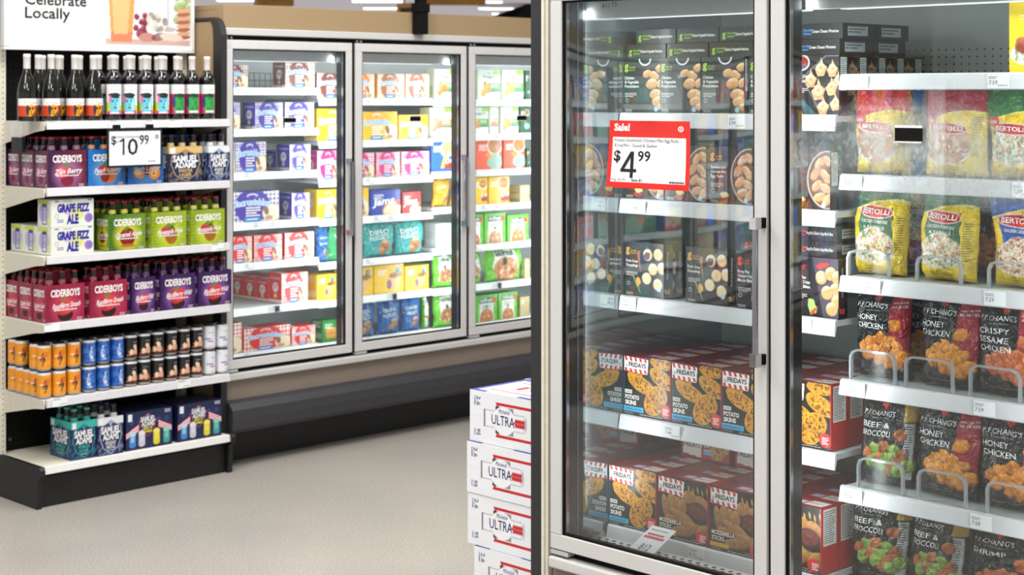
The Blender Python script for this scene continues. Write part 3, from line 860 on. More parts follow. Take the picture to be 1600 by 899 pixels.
# hanging price card $10.99
def card_thing(name, label, cat, loc, rz, w, h, border, bw, t=.003, rx=0):
    o = thing(name, label, cat, loc, rz); o.rotation_euler[0] = rx
    mb = MB(); mb.box(-w / 2, w / 2, 0, t, 0, h, border)
    fn = lambda u, v, oo=0.0: np.stack([-w / 2 + u * w, np.full_like(u, -.0005 - oo), v * w], -1)
    return o, mb, fn
xa, xb = XonY(167, 6.63), XonY(253, 6.63)
cw = xb - xa; chh = .178
o, mb, fn = card_thing('price_card', 'white ten ninety nine price card in a black frame hanging under the wine shelf', 'price card', ((xa + xb) / 2, 6.628, 1.523), 0, cw, chh, '#1a1b1e', .01)
a = chh / cw
patch(mb, fn, .035, .965, .035, a - .035, '#e9ebef', .0004)
polyp(mb, fn, [(.275, .20), (.275, .46), (.307, .46), (.307, .20)], '#15171a', .001); polyp(mb, fn, [(.225, .395), (.225, .425), (.275, .46), (.275, .42)], '#15171a', .001); text(mb, '0', fn, .365, .20, .26, '#15171a', w=.185, al='l', off=.001, bold=.012)
text(mb, '$', fn, .07, .37, .13, '#15171a', w=.09, al='l', off=.001); text(mb, '99', fn, .58, .36, .15, '#15171a', w=.17, al='l', off=.001)
text(mb, '19 Crimes chardonnay wine', fn, .07, a - .14, .04, '#6a6e74', w=.64, al='l', off=.001, bold=0); text(mb, '750ml', fn, .07, a - .21, .035, '#6a6e74', w=.14, al='l', off=.001, bold=0)
ring(mb, fn, .90, a - .13, .034, .024, '#30343a', .001); disc(mb, fn, .90, a - .13, .012, '#30343a', .001)
smalltext(mb, fn, .74, .08, .14, 1, .03, '#70747a')
mb.build('card', 'card', o)
for s in (-.3, .3):
    mb = MB(); mb.box(s * cw - .012, s * cw + .012, .0, .03, chh, chh + .02); mb.build('hanger_clip', 'gap', o)

# red sale card on the near door glass
gx = RFX - .0125
ya, yb = YonX(951.5, gx), YonX(1076.5, gx)
cw = ya - yb
z0 = 1.583; chh = .200
o = thing('sale_card', 'red and white four ninety nine sale card stuck on the near freezer door glass', 'price card', (gx, (ya + yb) / 2, z0), -math.pi / 2)
mb = MB(); a = chh / cw
sk = .035
fn = lambda u, v, oo=0.0: np.stack([(-.5 + u) * cw * (1 + sk * (1 - v / a) * 1.0), .004 - .012 * (1 - v / a) ** 2 - oo, v * cw], -1)
mb.grid(lambda u, v: fn(u, v, 0), 12, 12, '#e01f12', a=a)
mb.grid(lambda u, v: fn(u, v, -.0012), 12, 12, '#d8d8d8', a=a)
mb.grid(lambda u, v: fn(.05 + u * .905, .055 + v, .0006), 14, 14, '#f3f3f4', a=a - .055 - .16)
KV = .78
f2 = lambda u, v, oo=0.0: fn(u, v * KV, oo)
A = a / KV
text(mb, 'Sale!', f2, .065, A - .125, .085, '#ffffff', w=.20, al='l', bold=.08, off=.0014)
ring(mb, f2, .895, A - .095, .034, .022, '#ffffff', .0014, ); disc(mb, f2, .895, A - .095, .011, '#ffffff', .0014)
text(mb, 'Frozen Southwest Chicken Mini Egg Rolls -', f2, .075, A - .26, .040, '#55585c', w=.82, al='l', off=.0014, bold=0)
text(mb, '8.1oz/9ct - Good & Gather', f2, .075, A - .325, .040, '#55585c', w=.54, al='l', off=.0014, bold=0)
for q in ([(.168, .196), (.168, .235), (.365, .235), (.365, .196)], [(.288, .125), (.288, .45), (.326, .45), (.326, .125)], [(.168, .228), (.285, .45), (.326, .45), (.212, .228)]): polyp(mb, f2, q, '#0d0e10', .0014)
text(mb, '$', f2, .075, .33, .13, '#0d0e10', w=.085, al='l', off=.0014, bold=.05); text(mb, '99', f2, .375, .335, .125, '#0d0e10', w=.155, al='l', off=.0014, bold=.03)
text(mb, 'Reg. $5.99', f2, .065, .085, .032, '#777a7e', w=.17, al='l', off=.0014, bold=0); text(mb, 'Save $1', f2, .31, .085, .032, '#35383c', w=.13, al='l', off=.0014, bold=.06)
smalltext(mb, f2, .77, .08, .18, 1, .045, '#55585c', .0014)
mb.build('card', 'card', o)
mb = MB(); mb.box(-.028, .022, -.002, .008, chh - .010, chh + .004); mb.build('clip', 'plastic', o)

# black sensor stickers on the glass
def sticker(px0, px1, py0, py1, where, lab):
    if where == 'n':
        X = RFX - .0105; y0, y1 = YonX(px0, X), YonX(px1, X); t = X / ray((px0 + px1) / 2)[0]
        loc = (X, (y0 + y1) / 2, H - (py1 - HORIZON) * t / FPX); w = y0 - y1; rz = -math.pi / 2
    else:
        Y = BFY - .0035; x0, x1 = XonY(px0, Y), XonY(px1, Y); t = Y / ray((px0 + px1) / 2)[1]
        loc = ((x0 + x1) / 2, Y, H - (py1 - HORIZON) * t / FPX); w = x1 - x0; rz = 0
    h = (py1 - py0) * t / FPX
    o = thing('door_sticker', lab, 'sticker', loc, rz)
    mb = MB(); mb.box(-w / 2, w / 2, -.003, .002, 0, h * .84); mb.build('black_label', 'gap', o)
    mb = MB(); mb.box(-w / 2, w / 2, -.0035, .002, h * .84, h); mb.box(-w / 2, w / 2, -.0036, -.0028, -.004, .0); mb.build('white_edge', 'white', o)
sticker(1399, 1441, 196, 221, 'n', 'black rectangular sticker on the frosted glass of the near right door')
sticker(444, 462, 183, 191.5, 'f', 'small black sticker on the left door of the far freezer')
sticker(641, 657, 180.5, 189.5, 'f', 'small black sticker on the middle door of the far freezer')
sticker(808, 822, 179.5, 188, 'f', 'small black sticker on the right door of the far freezer')
# ================================================================ goods
_mc = {}
def cached(key, make):
    if key not in _mc: _mc[key] = make()
    return _mc[key]
def place(name, me, loc, rz, label, cat, group=None):
    o = bpy.data.objects.new(name, me); COL.objects.link(o)
    o.location = loc; o.rotation_euler = (0, 0, rz)
    return tag(o, label, cat, group)

# ---------------- far freezer boxes
def word_arc(mb, fn, s, x, y, w, h, fill, edge, arc=.05):
    text(mb, s, fn, x, y, h, edge, w=w * 1.04, bold=.14, arc=arc, off=.0006)
    text(mb, s, fn, x, y, h, fill, w=w, bold=.02, arc=arc, off=.0011)
def snack_box(w, h, base, mid, ging=True, title='#bfe0f4', word='Uncrustables'):
    d = .115
    a = h / w
    P = Paint(w, h, .0042, '#f3ece4' if ging else base)
    if ging:
        k = 13
        sx = (np.floor(P.x * k * 2) % 2); sy = (np.floor(P.y * k * 2) % 2)
        P.bl(np.clip(sx * .5 + sy * .5, 0, 1) * .95, base)
    P.ell(.46, a * .52, .36, a * .56, mid)
    P.ell(.46, a * .86, .11, a * .08, '#e8eef4', 0, .8); P.ell(.46, a * .83, .09, a * .06, mid)
    P.ell(.86, a * .26, .2, a * .30, '#c9a06a'); P.ell(.85, a * .27, .18, a * .27, '#efdcb8'); P.ell(.74, a * .36, .05, a * .16, '#8a5a3c', .3)
    P.ell(.80, a * .12, .08, a * .07, '#a0405a', 0, .7)
    P.rect(.30, .62, .0, a * .15, '#3f8fd0')
    fs = [lambda mb, fn: word_arc(mb, fn, word, .44, a * .56, .74, a * .21, '#6fb0e6', '#eef6fb', a * .08),
          S_(.33, a * .44, .3, 4, a * .085, '#f6f0ee', fill=.6), S_(.35, a * .06, .22, 1, a * .1, '#e8f3fb', fill=.5)]
    L = Paint(d, h, .005, base)
    al = h / d
    L.rect(0, 1, 0, al * .1, '#efe2da'); L.ell(.5, al * .52, .22, .22, '#e9dfe2'); L.ell(.5, al * .24, .1, .1, '#e8cf9c')
    ls = [T('Uncrustables', .5, al * .8, al * .08, '#a9cbea', w=.7, bold=.05), S_(.36, al * .58, .3, 3, al * .05, base)]
    Tp = (None, [R_(.05, .3, .2 * d / w, .9 * d / w, '#ffffff' if ging else '#fbe6a0')])
    return carton(w, d, h, base, dict(f=(P, fs), l=(L, ls), r=(L, ls), t=Tp))
def veg_box(w, h, pic, lab='#5fb53c', seed=1):
    d = .09; a = h / w
    P = Paint(w, h, .0042, '#e6ece0')
    P.rect(.66, 1, a - .16, a, '#9fd04e'); P.rect(.52, 1, a * .34, a * .56, lab); P.rect(.52, 1, a * .26, a * .34, '#2f7a6a')
    for k in range(5): P.blob(.32 + .12 * math.cos(k * 1.7), a * .36 + .12 * math.sin(k * 2.1), .12, pic, '#f3d9a0', '#a86a34', seed + k)
    P.ell(.28, a * .56, .05, .05, '#4f9b3a')
    fs = [T("Praeger's", .5, a * .72, .10, '#4d8a7b', w=.62, bold=.02), T('Dr.', .48, a * .86, .06, '#4d8a7b'), S_(.56, a * .48, .34, 2, .06, '#ffffff')]
    L = Paint(d, h, .005, '#dfe8d4'); L.rect(.2, .8, .3, .9, lab, .5)
    return carton(w, d, h, '#e3e9dc', dict(f=(P, fs), l=(L, [])))
def pic_box(w, h, base, pic, top=None, word=None, wc='#ffffff', seed=2, kind='bowl'):
    d = .10; a = h / w
    P = Paint(w, h, .0042, base)
    if top: P.rect(0, 1, a * .78, a, top)
    if kind == 'bowl':
        P.ell(.72, a * .78, .3, .26, '#e9e0d0'); P.ell(.72, a * .79, .26, .22, pic); P.noise(18, '#7a3a1a', .5, .7, .6, seed, P.emask(.72, a * .79, .26, .22)[0])
        P.ell(.74, a * .26, .30, .24, '#8fc0ad', 0, .95, .12, 3); P.ell(.45, a * .5, .08, .07, '#e88a2a'); P.ell(.55, a * .42, .06, .06, '#f0a03a')
    if kind == 'kid':
        P.ell(.7, a * .72, .3, .26, '#f6edd0'); P.ell(.7, a * .76, .25, .2, pic)
        for k in range(9): P.ell(.55 + .04 * k, a * .76 + .05 * math.sin(k * 2), .03, .02, '#f5c84a')
        P.ell(.78, a * .22, .34, .14, '#b8402c'); P.ell(.7, a * .34, .1, .1, '#f2e8dc'); P.ell(.72, a * .34, .04, .04, '#201818'); P.ell(.9, a * .34, .07, .08, '#f2e8dc')
        P.poly([(.42, .1), (.56, .1), (.7, a * .6), (.6, a * .62)], '#f4d25a')
    if kind == 'cup':
        P.poly([(.45, .12), (.72, .06), (.95, a * .55), (.5, a * .62)], '#e7bf7c'); P.ell(.72, a * .62, .24, .09, '#c79a5a', .1); P.ell(.72, a * .62, .2, .06, '#7a4a2a', .1)
        P.ell(.5, a * .3, .08, .13, '#7a4f95', 0, 1); P.ell(.8, a * .8, .1, .1, pic); P.ell(.78, a * .74, .05, .1, '#3d7a4a')
        P.noise(26, '#f0a32c', .62, .66, .7, seed)
    if kind == 'sandwich':
        P.ell(.8, .1, .42, a * .4, '#b5824a'); P.ell(.8, .08, .38, a * .35, '#f1dcb4'); P.ell(.95, .3, .1, .08, pic)
    if kind == 'nug':
        for k in range(6): P.blob(.25 + .12 * (k % 3), a * .3 + .16 * (k // 3), .11, '#d79a4c', '#f0c77c', '#8a5524', k)
    fs = []
    if word: fs.append(T(word, .42, a * .42, a * .28, wc, w=.72, bold=.06, shear=.25, rot=.08))
    fs.append(S_(.1, a * .8, .34, 4, a * .055, wc))
    L = Paint(d, h, .005, base); L.rect(.1, .9, .2, .5, '#ffffff', .4)
    return carton(w, d, h, base, dict(f=(P, fs), l=(L, [S_(.15, .9 * h / d, .7, 5, .07, wc)])))
def kid_box(w, h, seed=1):
    d = .09; a = h / w
    P = Paint(w, h, .0042, '#62c22e'); P.noise(7, '#8bdc52', .4, .7, .7, seed)
    P.rect(.17, .83, .0, a - .1, '#f1f4ec'); P.ell(.5, .08, .36, .36, '#e9e4dc')
    m = P.emask(.5, .1, .31, .31)[0]; P.bl(m, '#d8915c'); P.noise(16, '#a85a2c', .5, .6, .8, seed, m); P.noise(12, '#f1cfa0', .6, .7, .8, seed + 1, m)
    P.rect(.17, .83, a - .28, a - .1, '#1c5a48'); P.ell(.88, a - .2, .09, .09, '#e0552c'); P.ell(.5, .5, .05, .05, '#1c5a48')
    fs = [T('kidfresh', .5, a - .24, .13, '#eef6ef', w=.56, bold=.05), S_(.3, a - .38, .4, 3, .05, '#b0a08a')]
    return carton(w, d, h, '#57b52a', dict(f=(P, fs)))

# ---------------- bags
def bag(w, h, t, P, fs, seed=1, key='film', pinch=.05, res=None, name='bag'):
    a = h / w
    r = np.random.default_rng(seed); ph = r.random(6) * 6
    def surf(x, y, o=0.0, sgn=-1):
        yy = np.clip(y / a, 0, 1); xx = 2 * x - 1
        vert = np.clip(yy / .10, 0, 1) ** .5 * np.sqrt(np.clip(1 - yy ** 4, 0, 1)) * .96 + .02
        prof = np.sqrt(np.clip(1 - np.abs(xx) ** 2.6, 0, 1))
        T_ = t / 2 * prof * vert
        wr = (fbm(x * 4.2 + seed, y * 4.2, seed) - .5) * .034 * prof + .004 * np.sin(x * 22 + ph[0] + 3 * yy) * np.clip((yy - .72) * 5, 0, 1) + .0035 * np.sin(x * 30 + ph[1]) * np.clip((.14 - yy) * 8, 0, 1)
        wr = wr * min(1, t / .07)
        ww = w * (1 - pinch * np.sin(yy * 3.1 + ph[2] * .2) ** 2 + .035 * np.sin(yy * 7 + ph[3]) * np.abs(xx) + .05 * (vnoise(yy * 6 + 3 + xx * .8, yy * 0 + seed, seed) - .5) - .05 * np.clip((yy - .9) * 8, 0, 1))
        lean = .012 * np.sin(yy * 2 + ph[4])
        edge = .006 * np.sin(x * 9 + ph[5]) * np.clip((yy - .8) * 5, 0, 1)
        return np.stack([xx * ww / 2 + lean, sgn * (T_ + o) + wr - o * 0, yy * h + edge], -1)
    mb = MB()
    mb.grid(lambda u, v: surf(u, v), P.nx, P.ny, col=P.C.reshape(-1, 3), a=P.a)
    bc = P.C[int(P.ny * .5), 1]
    mb.grid(lambda u, v: surf(u, v, 0, 1), 16, 22, col=np.tile(bc, (16 * 22, 1)), a=a, flip=True)
    fn = lambda x, y, o=0.0: surf(x, y, o * 2 + .0016)
    for f in fs: f(mb, fn)
    return mb
def teal_bag(w, h, base, hi, food, seed, words=None, t=.06):
    a = h / w
    P = Paint(w, h, .0045, base); P.noise(6, hi, .45, .75, .7, seed)
    P.noise(22, '#e9d77a', .74, .78, .8, seed + 3)
    for k in range(4): P.blob(.62 + .1 * math.cos(k * 1.9), a * .28 + .1 * math.sin(k * 2.4), .10, food, '#f0d0a0', '#6a3a1c', seed + k)
    fs = [T(w_, .45, a * (.66 - .16 * i), .12, '#dff3f2', w=.62, bold=.04, rot=.06) for i, w_ in enumerate(words or ['DINO', 'NUGGETS'])]
    return bag(w, h, t, P, fs, seed)
def kid_bag(w, h, seed=3):
    a = h / w
    P = Paint(w, h, .0045, '#6cc832'); P.poly([(.16, .24), (.9, .2), (.8, a * .96), (.22, a * .96)], '#eceee6')
    m = P.emask(.52, a * .36, .34, .24)[0]; P.bl(m, '#c98a5a'); P.noise(16, '#8a5026', .5, .6, .8, seed, m); P.noise(12, '#efcfa6', .6, .7, .8, seed + 1, m)
    P.ell(.5, a * .62, .05, .08, '#223c34')
    return bag(w, h, .06, P, [T('kidfresh', .5, a * .8, .11, '#1c5a48', w=.5, bold=.05)], seed)

# kind -> (maker, object name, description, category)
U = lambda base, mid, ging=True: (lambda w, h: snack_box(w, h, base, mid, ging).mesh('snack_box', 'card'))
KF = {
    'brn': (U('#8a5a4a', '#7a4438'), 'snack_box', 'brown gingham sandwich snack box', 'box'),
    'pur': (U('#4a3a9c', '#46309a'), 'snack_box', 'purple gingham sandwich snack box', 'box'),
    'pnk': (U('#dc3c88', '#d62a7c'), 'snack_box', 'pink gingham sandwich snack box', 'box'),
    'red': (U('#dc3a34', '#d8302a'), 'snack_box', 'red gingham sandwich snack box', 'box'),
    'yel': (U('#f2c22a', '#f0b81c', False), 'snack_box', 'yellow sandwich snack box', 'box'),
    'org': (U('#f0a23c', '#e8823a'), 'snack_box', 'orange checked sandwich snack box', 'box'),
    'cho': (U('#e8a860', '#a8603c'), 'snack_box', 'cream and brown dotted sandwich snack box', 'box'),
    'vo': (lambda w, h: veg_box(w, h, '#e58a4a').mesh('veggie_box', 'card'), 'veggie_box', 'white box with orange veggie bites', 'box'),
    'vg': (lambda w, h: veg_box(w, h, '#d8b05a', seed=5).mesh('veggie_box', 'card'), 'veggie_box', 'white box with golden veggie bites', 'box'),
    'vr': (lambda w, h: veg_box(w, h, '#d88a7a', '#e89a3c', seed=9).mesh('veggie_box', 'card'), 'veggie_box', 'white box with pink patty picture', 'box'),
    'blu': (lambda w, h: pic_box(w, h, '#2f6cc0', '#f0d890', kind='kid').mesh('meal_box', 'card'), 'meal_box', 'blue kids meal box', 'box'),
    'ora': (lambda w, h: pic_box(w, h, '#ea5a30', '#c98446').mesh('meal_box', 'card'), 'meal_box', 'orange red bowl meal box', 'box'),
    'yk': (lambda w, h: pic_box(w, h, '#f6c618', '#c8843c', kind='kid').mesh('meal_box', 'card'), 'meal_box', 'bright yellow kids meal box', 'box'),
    'cup': (lambda w, h: pic_box(w, h, '#f2cc3c', '#8aa0d0', kind='cup').mesh('cone_box', 'card'), 'cone_box', 'yellow box picturing a filled cone', 'box'),
    'jb': (lambda w, h: pic_box(w, h, '#2440a8', '#d03a3a', word='Jams', kind='sandwich').mesh('sandwich_box', 'card'), 'sandwich_box', 'dark blue Jams sandwich box'.replace('Jams ', ''), 'box'),
    'jr': (lambda w, h: pic_box(w, h, '#d83a3c', '#d03a3a', word='Jams', kind='sandwich').mesh('sandwich_box', 'card'), 'sandwich_box', 'bright red sandwich box with white script', 'box'),
    'kid': (lambda w, h: kid_box(w, h).mesh('kids_box', 'card'), 'kids_box', 'green and white kids meal box', 'box'),
    'grn': (lambda w, h: pic_box(w, h, '#2f8a3c', '#d0a040', kind='nug').mesh('nugget_box', 'card'), 'nugget_box', 'green box picturing nuggets', 'box'),
    'dkg': (lambda w, h: pic_box(w, h, '#2c5a40', '#8a6a40').mesh('meal_box', 'card'), 'meal_box', 'dark green meal box', 'box'),
    'bei': (lambda w, h: pic_box(w, h, '#c9b98a', '#8a6a40', kind='').mesh('plain_box', 'card'), 'plain_box', 'beige cardboard box', 'box'),
    'wht': (lambda w, h: pic_box(w, h, '#dfe6e2', '#8a6a40', kind='').mesh('plain_box', 'card'), 'plain_box', 'plain white box', 'box'),
    'tb': (lambda w, h: teal_bag(w, h, '#1f9c9c', '#3fbcb8', '#b8743c', 3).mesh('nugget_bag', 'film', True), 'nugget_bag', 'teal bag of nuggets', 'bag'),
    'gb': (lambda w, h: teal_bag(w, h, '#2fa566', '#56c47e', '#c89038', 8, ['VEGGIE']).mesh('nugget_bag', 'film', True), 'nugget_bag', 'green bag of nuggets', 'bag'),
    'bb': (lambda w, h: teal_bag(w, h, '#1e62ae', '#2f7ac4', '#b8865a', 5, ['CHICKEN', 'NUGGETS']).mesh('nugget_bag', 'film', True), 'nugget_bag', 'blue bag of chicken nuggets', 'bag'),
    'yb': (lambda w, h: teal_bag(w, h, '#e0a820', '#efc040', '#c87a30', 6, ['CRISPY']).mesh('nugget_bag', 'film', True), 'nugget_bag', 'golden yellow bag', 'bag'),
    'kb': (lambda w, h: kid_bag(w, h).mesh('kids_bag', 'film', True), 'kids_bag', 'green and clear bag of kids nuggets', 'bag'),
}
SH = ['top', 'second', 'third', 'fourth', 'fifth', 'sixth', 'bottom']
BAY = ['left', 'middle', 'right', 'fourth']
FRONT_Y = BFY + BSH + .022
# (section, row): [(kind, px left, px right, py top)]  read off the photograph, laid on the shelf line
FAR = {
    (0, 0): [('brn', 342, 388, 99), ('brn', 446, 492, 98)],
    (1, 0): [('brn', 494, 540, 115), ('org', 545, 586, 114), ('cho', 590, 632, 114), ('cho', 634, 676, 115)],
    (0, 1): [('pur', 334, 376, 163), ('pur', 398, 443, 160), ('pur', 445, 491, 160)],
    (1, 1): [('yel', 493, 548, 171), ('yel', 561, 621, 173), ('yel', 623, 669, 181)],
    (0, 2): [('pur', 322, 367, 224), ('pur', 368, 416, 224), ('pur', 452, 486, 224)],
    (1, 2): [('pnk', 487, 533, 238), ('pnk', 542, 585, 237), ('pnk', 588, 625, 239), ('pnk', 627, 671, 237)],
    (0, 3): [('pur', 358, 436, 297), ('pur', 456, 484, 300)],
    (1, 3): [('yel', 485, 534, 297), ('yel', 540, 577, 294), ('jb', 578, 627, 299), ('jr', 628, 658, 299)],
    (0, 4): [('red', 358, 395, 370), ('red', 396, 442, 368), ('red', 445, 491, 365)],
    (1, 4): [('bb', 492, 516, 354), ('gb', 517, 560, 350), ('tb', 570, 618, 347), ('tb', 619, 664, 347)],
    (0, 5): [('red', 440, 481, 429)],
    (1, 5): [('cup', 482, 526, 427), ('cup', 540, 583, 420), ('cup', 585, 631, 416), ('cup', 632, 676, 413)],
    (0, 6): [('red', 306, 379, 510), ('red', 380, 455, 511), ('red', 456, 503, 507)],
    (1, 6): [('grn', 504, 540, 497), ('bb', 545, 589, 476), ('bb', 592, 628, 473), ('bb', 629, 660, 469), ('kb', 662, 682, 466)],
    (2, 0): [('vo', 680, 715, 109), ('vg', 717, 745, 109), ('vg', 748, 784, 111), ('vg', 785, 819, 111), ('dkg', 821, 850, 111)],
    (2, 1): [('vr', 671, 707, 166), ('vr', 712, 730, 160), ('vg', 733, 765, 158), ('vr', 766, 780, 163), ('vg', 783, 811, 158), ('dkg', 812, 836, 163)],
    (2, 2): [('blu', 673, 710, 221), ('blu', 712, 743, 221), ('ora', 744, 784, 219), ('ora', 787, 820, 219), ('dkg', 823, 840, 234)],
    (2, 3): [('yb', 680, 706, 278), ('yb', 708, 736, 278), ('yk', 738, 762, 276), ('yk', 764, 796, 276), ('bei', 812, 835, 288)],
    (2, 4): [('wht', 680, 706, 350), ('kid', 725, 757, 338), ('kid', 758, 791, 332), ('kid', 793, 827, 337)],
    (2, 5): [('kb', 678, 712, 398), ('kb', 716, 756, 396), ('kb', 760, 818, 394), ('bei', 820, 840, 403)],
    (2, 6): [('kb', 680, 716, 464), ('kb', 718, 742, 464), ('kid', 744, 778, 463), ('kid', 780, 809, 457), ('bei', 812, 838, 466)],
}
def scale_at(px, Y): return (Y / ray(px)[1]) / FPX
for (si, ri), row in FAR.items():
    z = (Z1, Z2, Z3)[si][ri]
    for i, (k, p0, p1, py) in enumerate(row):
        mk, nm, desc, cat = KF[k]
        x0, x1 = XonY(p0, FRONT_Y), XonY(p1, FRONT_Y)
        x0 = max(x0, BFX + si * BP - .006 if si else x0); x1 = min(x1, BFX + (si + 1) * BP - .016)
        w = round((x1 - x0 - .003) * 50) / 50 if x1 - x0 > .06 else x1 - x0 - .003
        w = min(w, x1 - x0 - .002)
        h = H - (py - HORIZON) * scale_at((p0 + p1) / 2, FRONT_Y) - z
        hmax = ((Z1, Z2, Z3)[si][ri - 1] - z - .045) if ri else .24
        h = round(min(h, hmax) * 50) / 50
        if cat == 'bag': h = min(h * 1.05, hmax)
        w, h = round(w, 3), round(h, 3)
        me = cached((k, w, h), lambda: mk(w, h))
        d = .115 if nm == 'snack_box' else .07 if cat == 'bag' else .10
        place(nm, me, ((x0 + x1) / 2, FRONT_Y + d / 2, z + .0005), 0,
              '%s, %s from left, %s shelf, %s bay, far freezer' % (desc, ORD[i], SH[ri], BAY[si]), cat)
# boxes seen side-on in depth behind the third and sixth shelf fronts of the left bay
def deep_row(k, px_edge, row, n, w, h, what, d=.115):
    z = Z1[row]; x1 = XonY(px_edge, FRONT_Y)
    mk, nm, desc, cat = KF[k]
    me = cached((k, w, h), lambda: mk(w, h))
    for j in range(1, n):
        place(nm, me, (x1 + w / 2, FRONT_Y + d / 2 + j * (d + .002), z + .0005), 0,
              '%s behind %s, %s shelf, left bay, %s row back' % (desc.replace('sandwich ', ''), what, SH[row], ORD[j]), cat)
deep_row('pur', 452, 2, 3, .14, .1, 'the narrow one'); deep_row('red', 440, 5, 4, .18, .12, 'the only front one'); deep_row('pur', 456, 3, 3, .12, .12, 'the narrow one')
# wire dividers on the far shelves
def wire_div(px0, px1, si, ri, lab, hh=.07):
    z = (Z1, Z2, Z3)[si][ri]; x0, x1 = XonY(px0, FRONT_Y), XonY(px1, FRONT_Y)
    mb = MB(); n = max(2, int((x1 - x0) / .035))
    for k in range(n + 1):
        x = x0 + (x1 - x0) * k / n; mb.tube([(x, FRONT_Y + .02, z + .002), (x, FRONT_Y + .02, z + hh)], .0016, 6)
    for k in range(3): mb.tube([(x0, FRONT_Y + .02, z + .004 + hh * k / 2), (x1, FRONT_Y + .02, z + .004 + hh * k / 2 - .003)], .0016, 6)
    tag(mb.build('wire_divider', 'wire'), lab, 'divider')
wire_div(392, 443, 0, 0, 'dark wire divider grid in the empty slot on the top shelf, far left bay', .075)
wire_div(377, 396, 0, 1, 'small wire divider in the gap on the second shelf, far left bay', .05)

# goods of the mirrored freezer run
for si in range(6):
    for ri, z in enumerate(Z2):
        for j in range(2):
            k = ['blu', 'red', 'tb', 'bei', 'yel', 'dkg', 'wht', 'pur', 'bb'][(si * 5 + ri * 3 + j // 2) % 9]
            mk, nm, desc, cat = KF[k]
            w, h = (.34, .16)
            place(nm, cached((k, w, h), lambda: mk(w, h)), (-4.4 + si * BP + .2 + j * .40, FRONT_Y + .06, z + .0005), 0,
                  desc + ' in the mirrored freezer run', cat, 'goods of the mirrored run, %s kind' % k)
# ---------------- near freezer cartons
def friday_sign(P, x0, x1, y0, y1):
    P.poly([(x0, y0 + .03), (x1 - .02, y0), (x1, y1 - .02), (x0, y1)], '#f1efec')
    n = 5; w = (x1 - x0) / n
    for k in range(n):
        P.poly([(x0 + k * w, y1), (x0 + (k + .5) * w, y1), (x0 + (k + .75) * w, y1 - .075), (x0 + (k + .25) * w, y1 - .075)], '#cf2027')
        P.poly([(x0 + k * w, y0 + .075), (x0 + (k + .5) * w, y0 + .075), (x0 + (k + .75) * w, y0 + .01), (x0 + (k + .25) * w, y0 + .01)], '#cf2027')
    P.rect(x0 + .02, x1 - .03, y0 + .075, y1 - .075, '#f1efec')
def friday_common(a):
    return [T('FRIDAYS', .295, a - .185, .075, '#1c1a1a', w=.37, bold=.045), T('TGI', .078, a - .185, .03, '#1c1a1a', rot=1.57, bold=.03),
            S_(.02, .03, .2, 2, .018, '#9a9490'), S_(.34, .018, .5, 1, .022, '#c8c2ba'), G_(.94, .035, .03, .022, '#8a8680'), S_(.68, .05, .1, 1, .02, '#b8b0a8')]
FW, FH, FD = .196, .190, .085
def friday_top(mb, fn):
    a = FD / FW
    patch(mb, fn, .36, .99, .03, a - .02, '#a3201e', .0003)
    patch(mb, fn, .42, .60, .12, .27, '#a9b8dc', .0005)
    for k in range(7): patch(mb, fn, .64 + k * .045, .675 + k * .045, .07, .33, '#f0e6e0', .0006, sk=.02)
    patch(mb, fn, .64, .93, .13, .27, '#f0eeea', .0008); text(mb, 'FRIDAYS', fn, .785, .15, .09, '#4a2020', w=.26, off=.001)
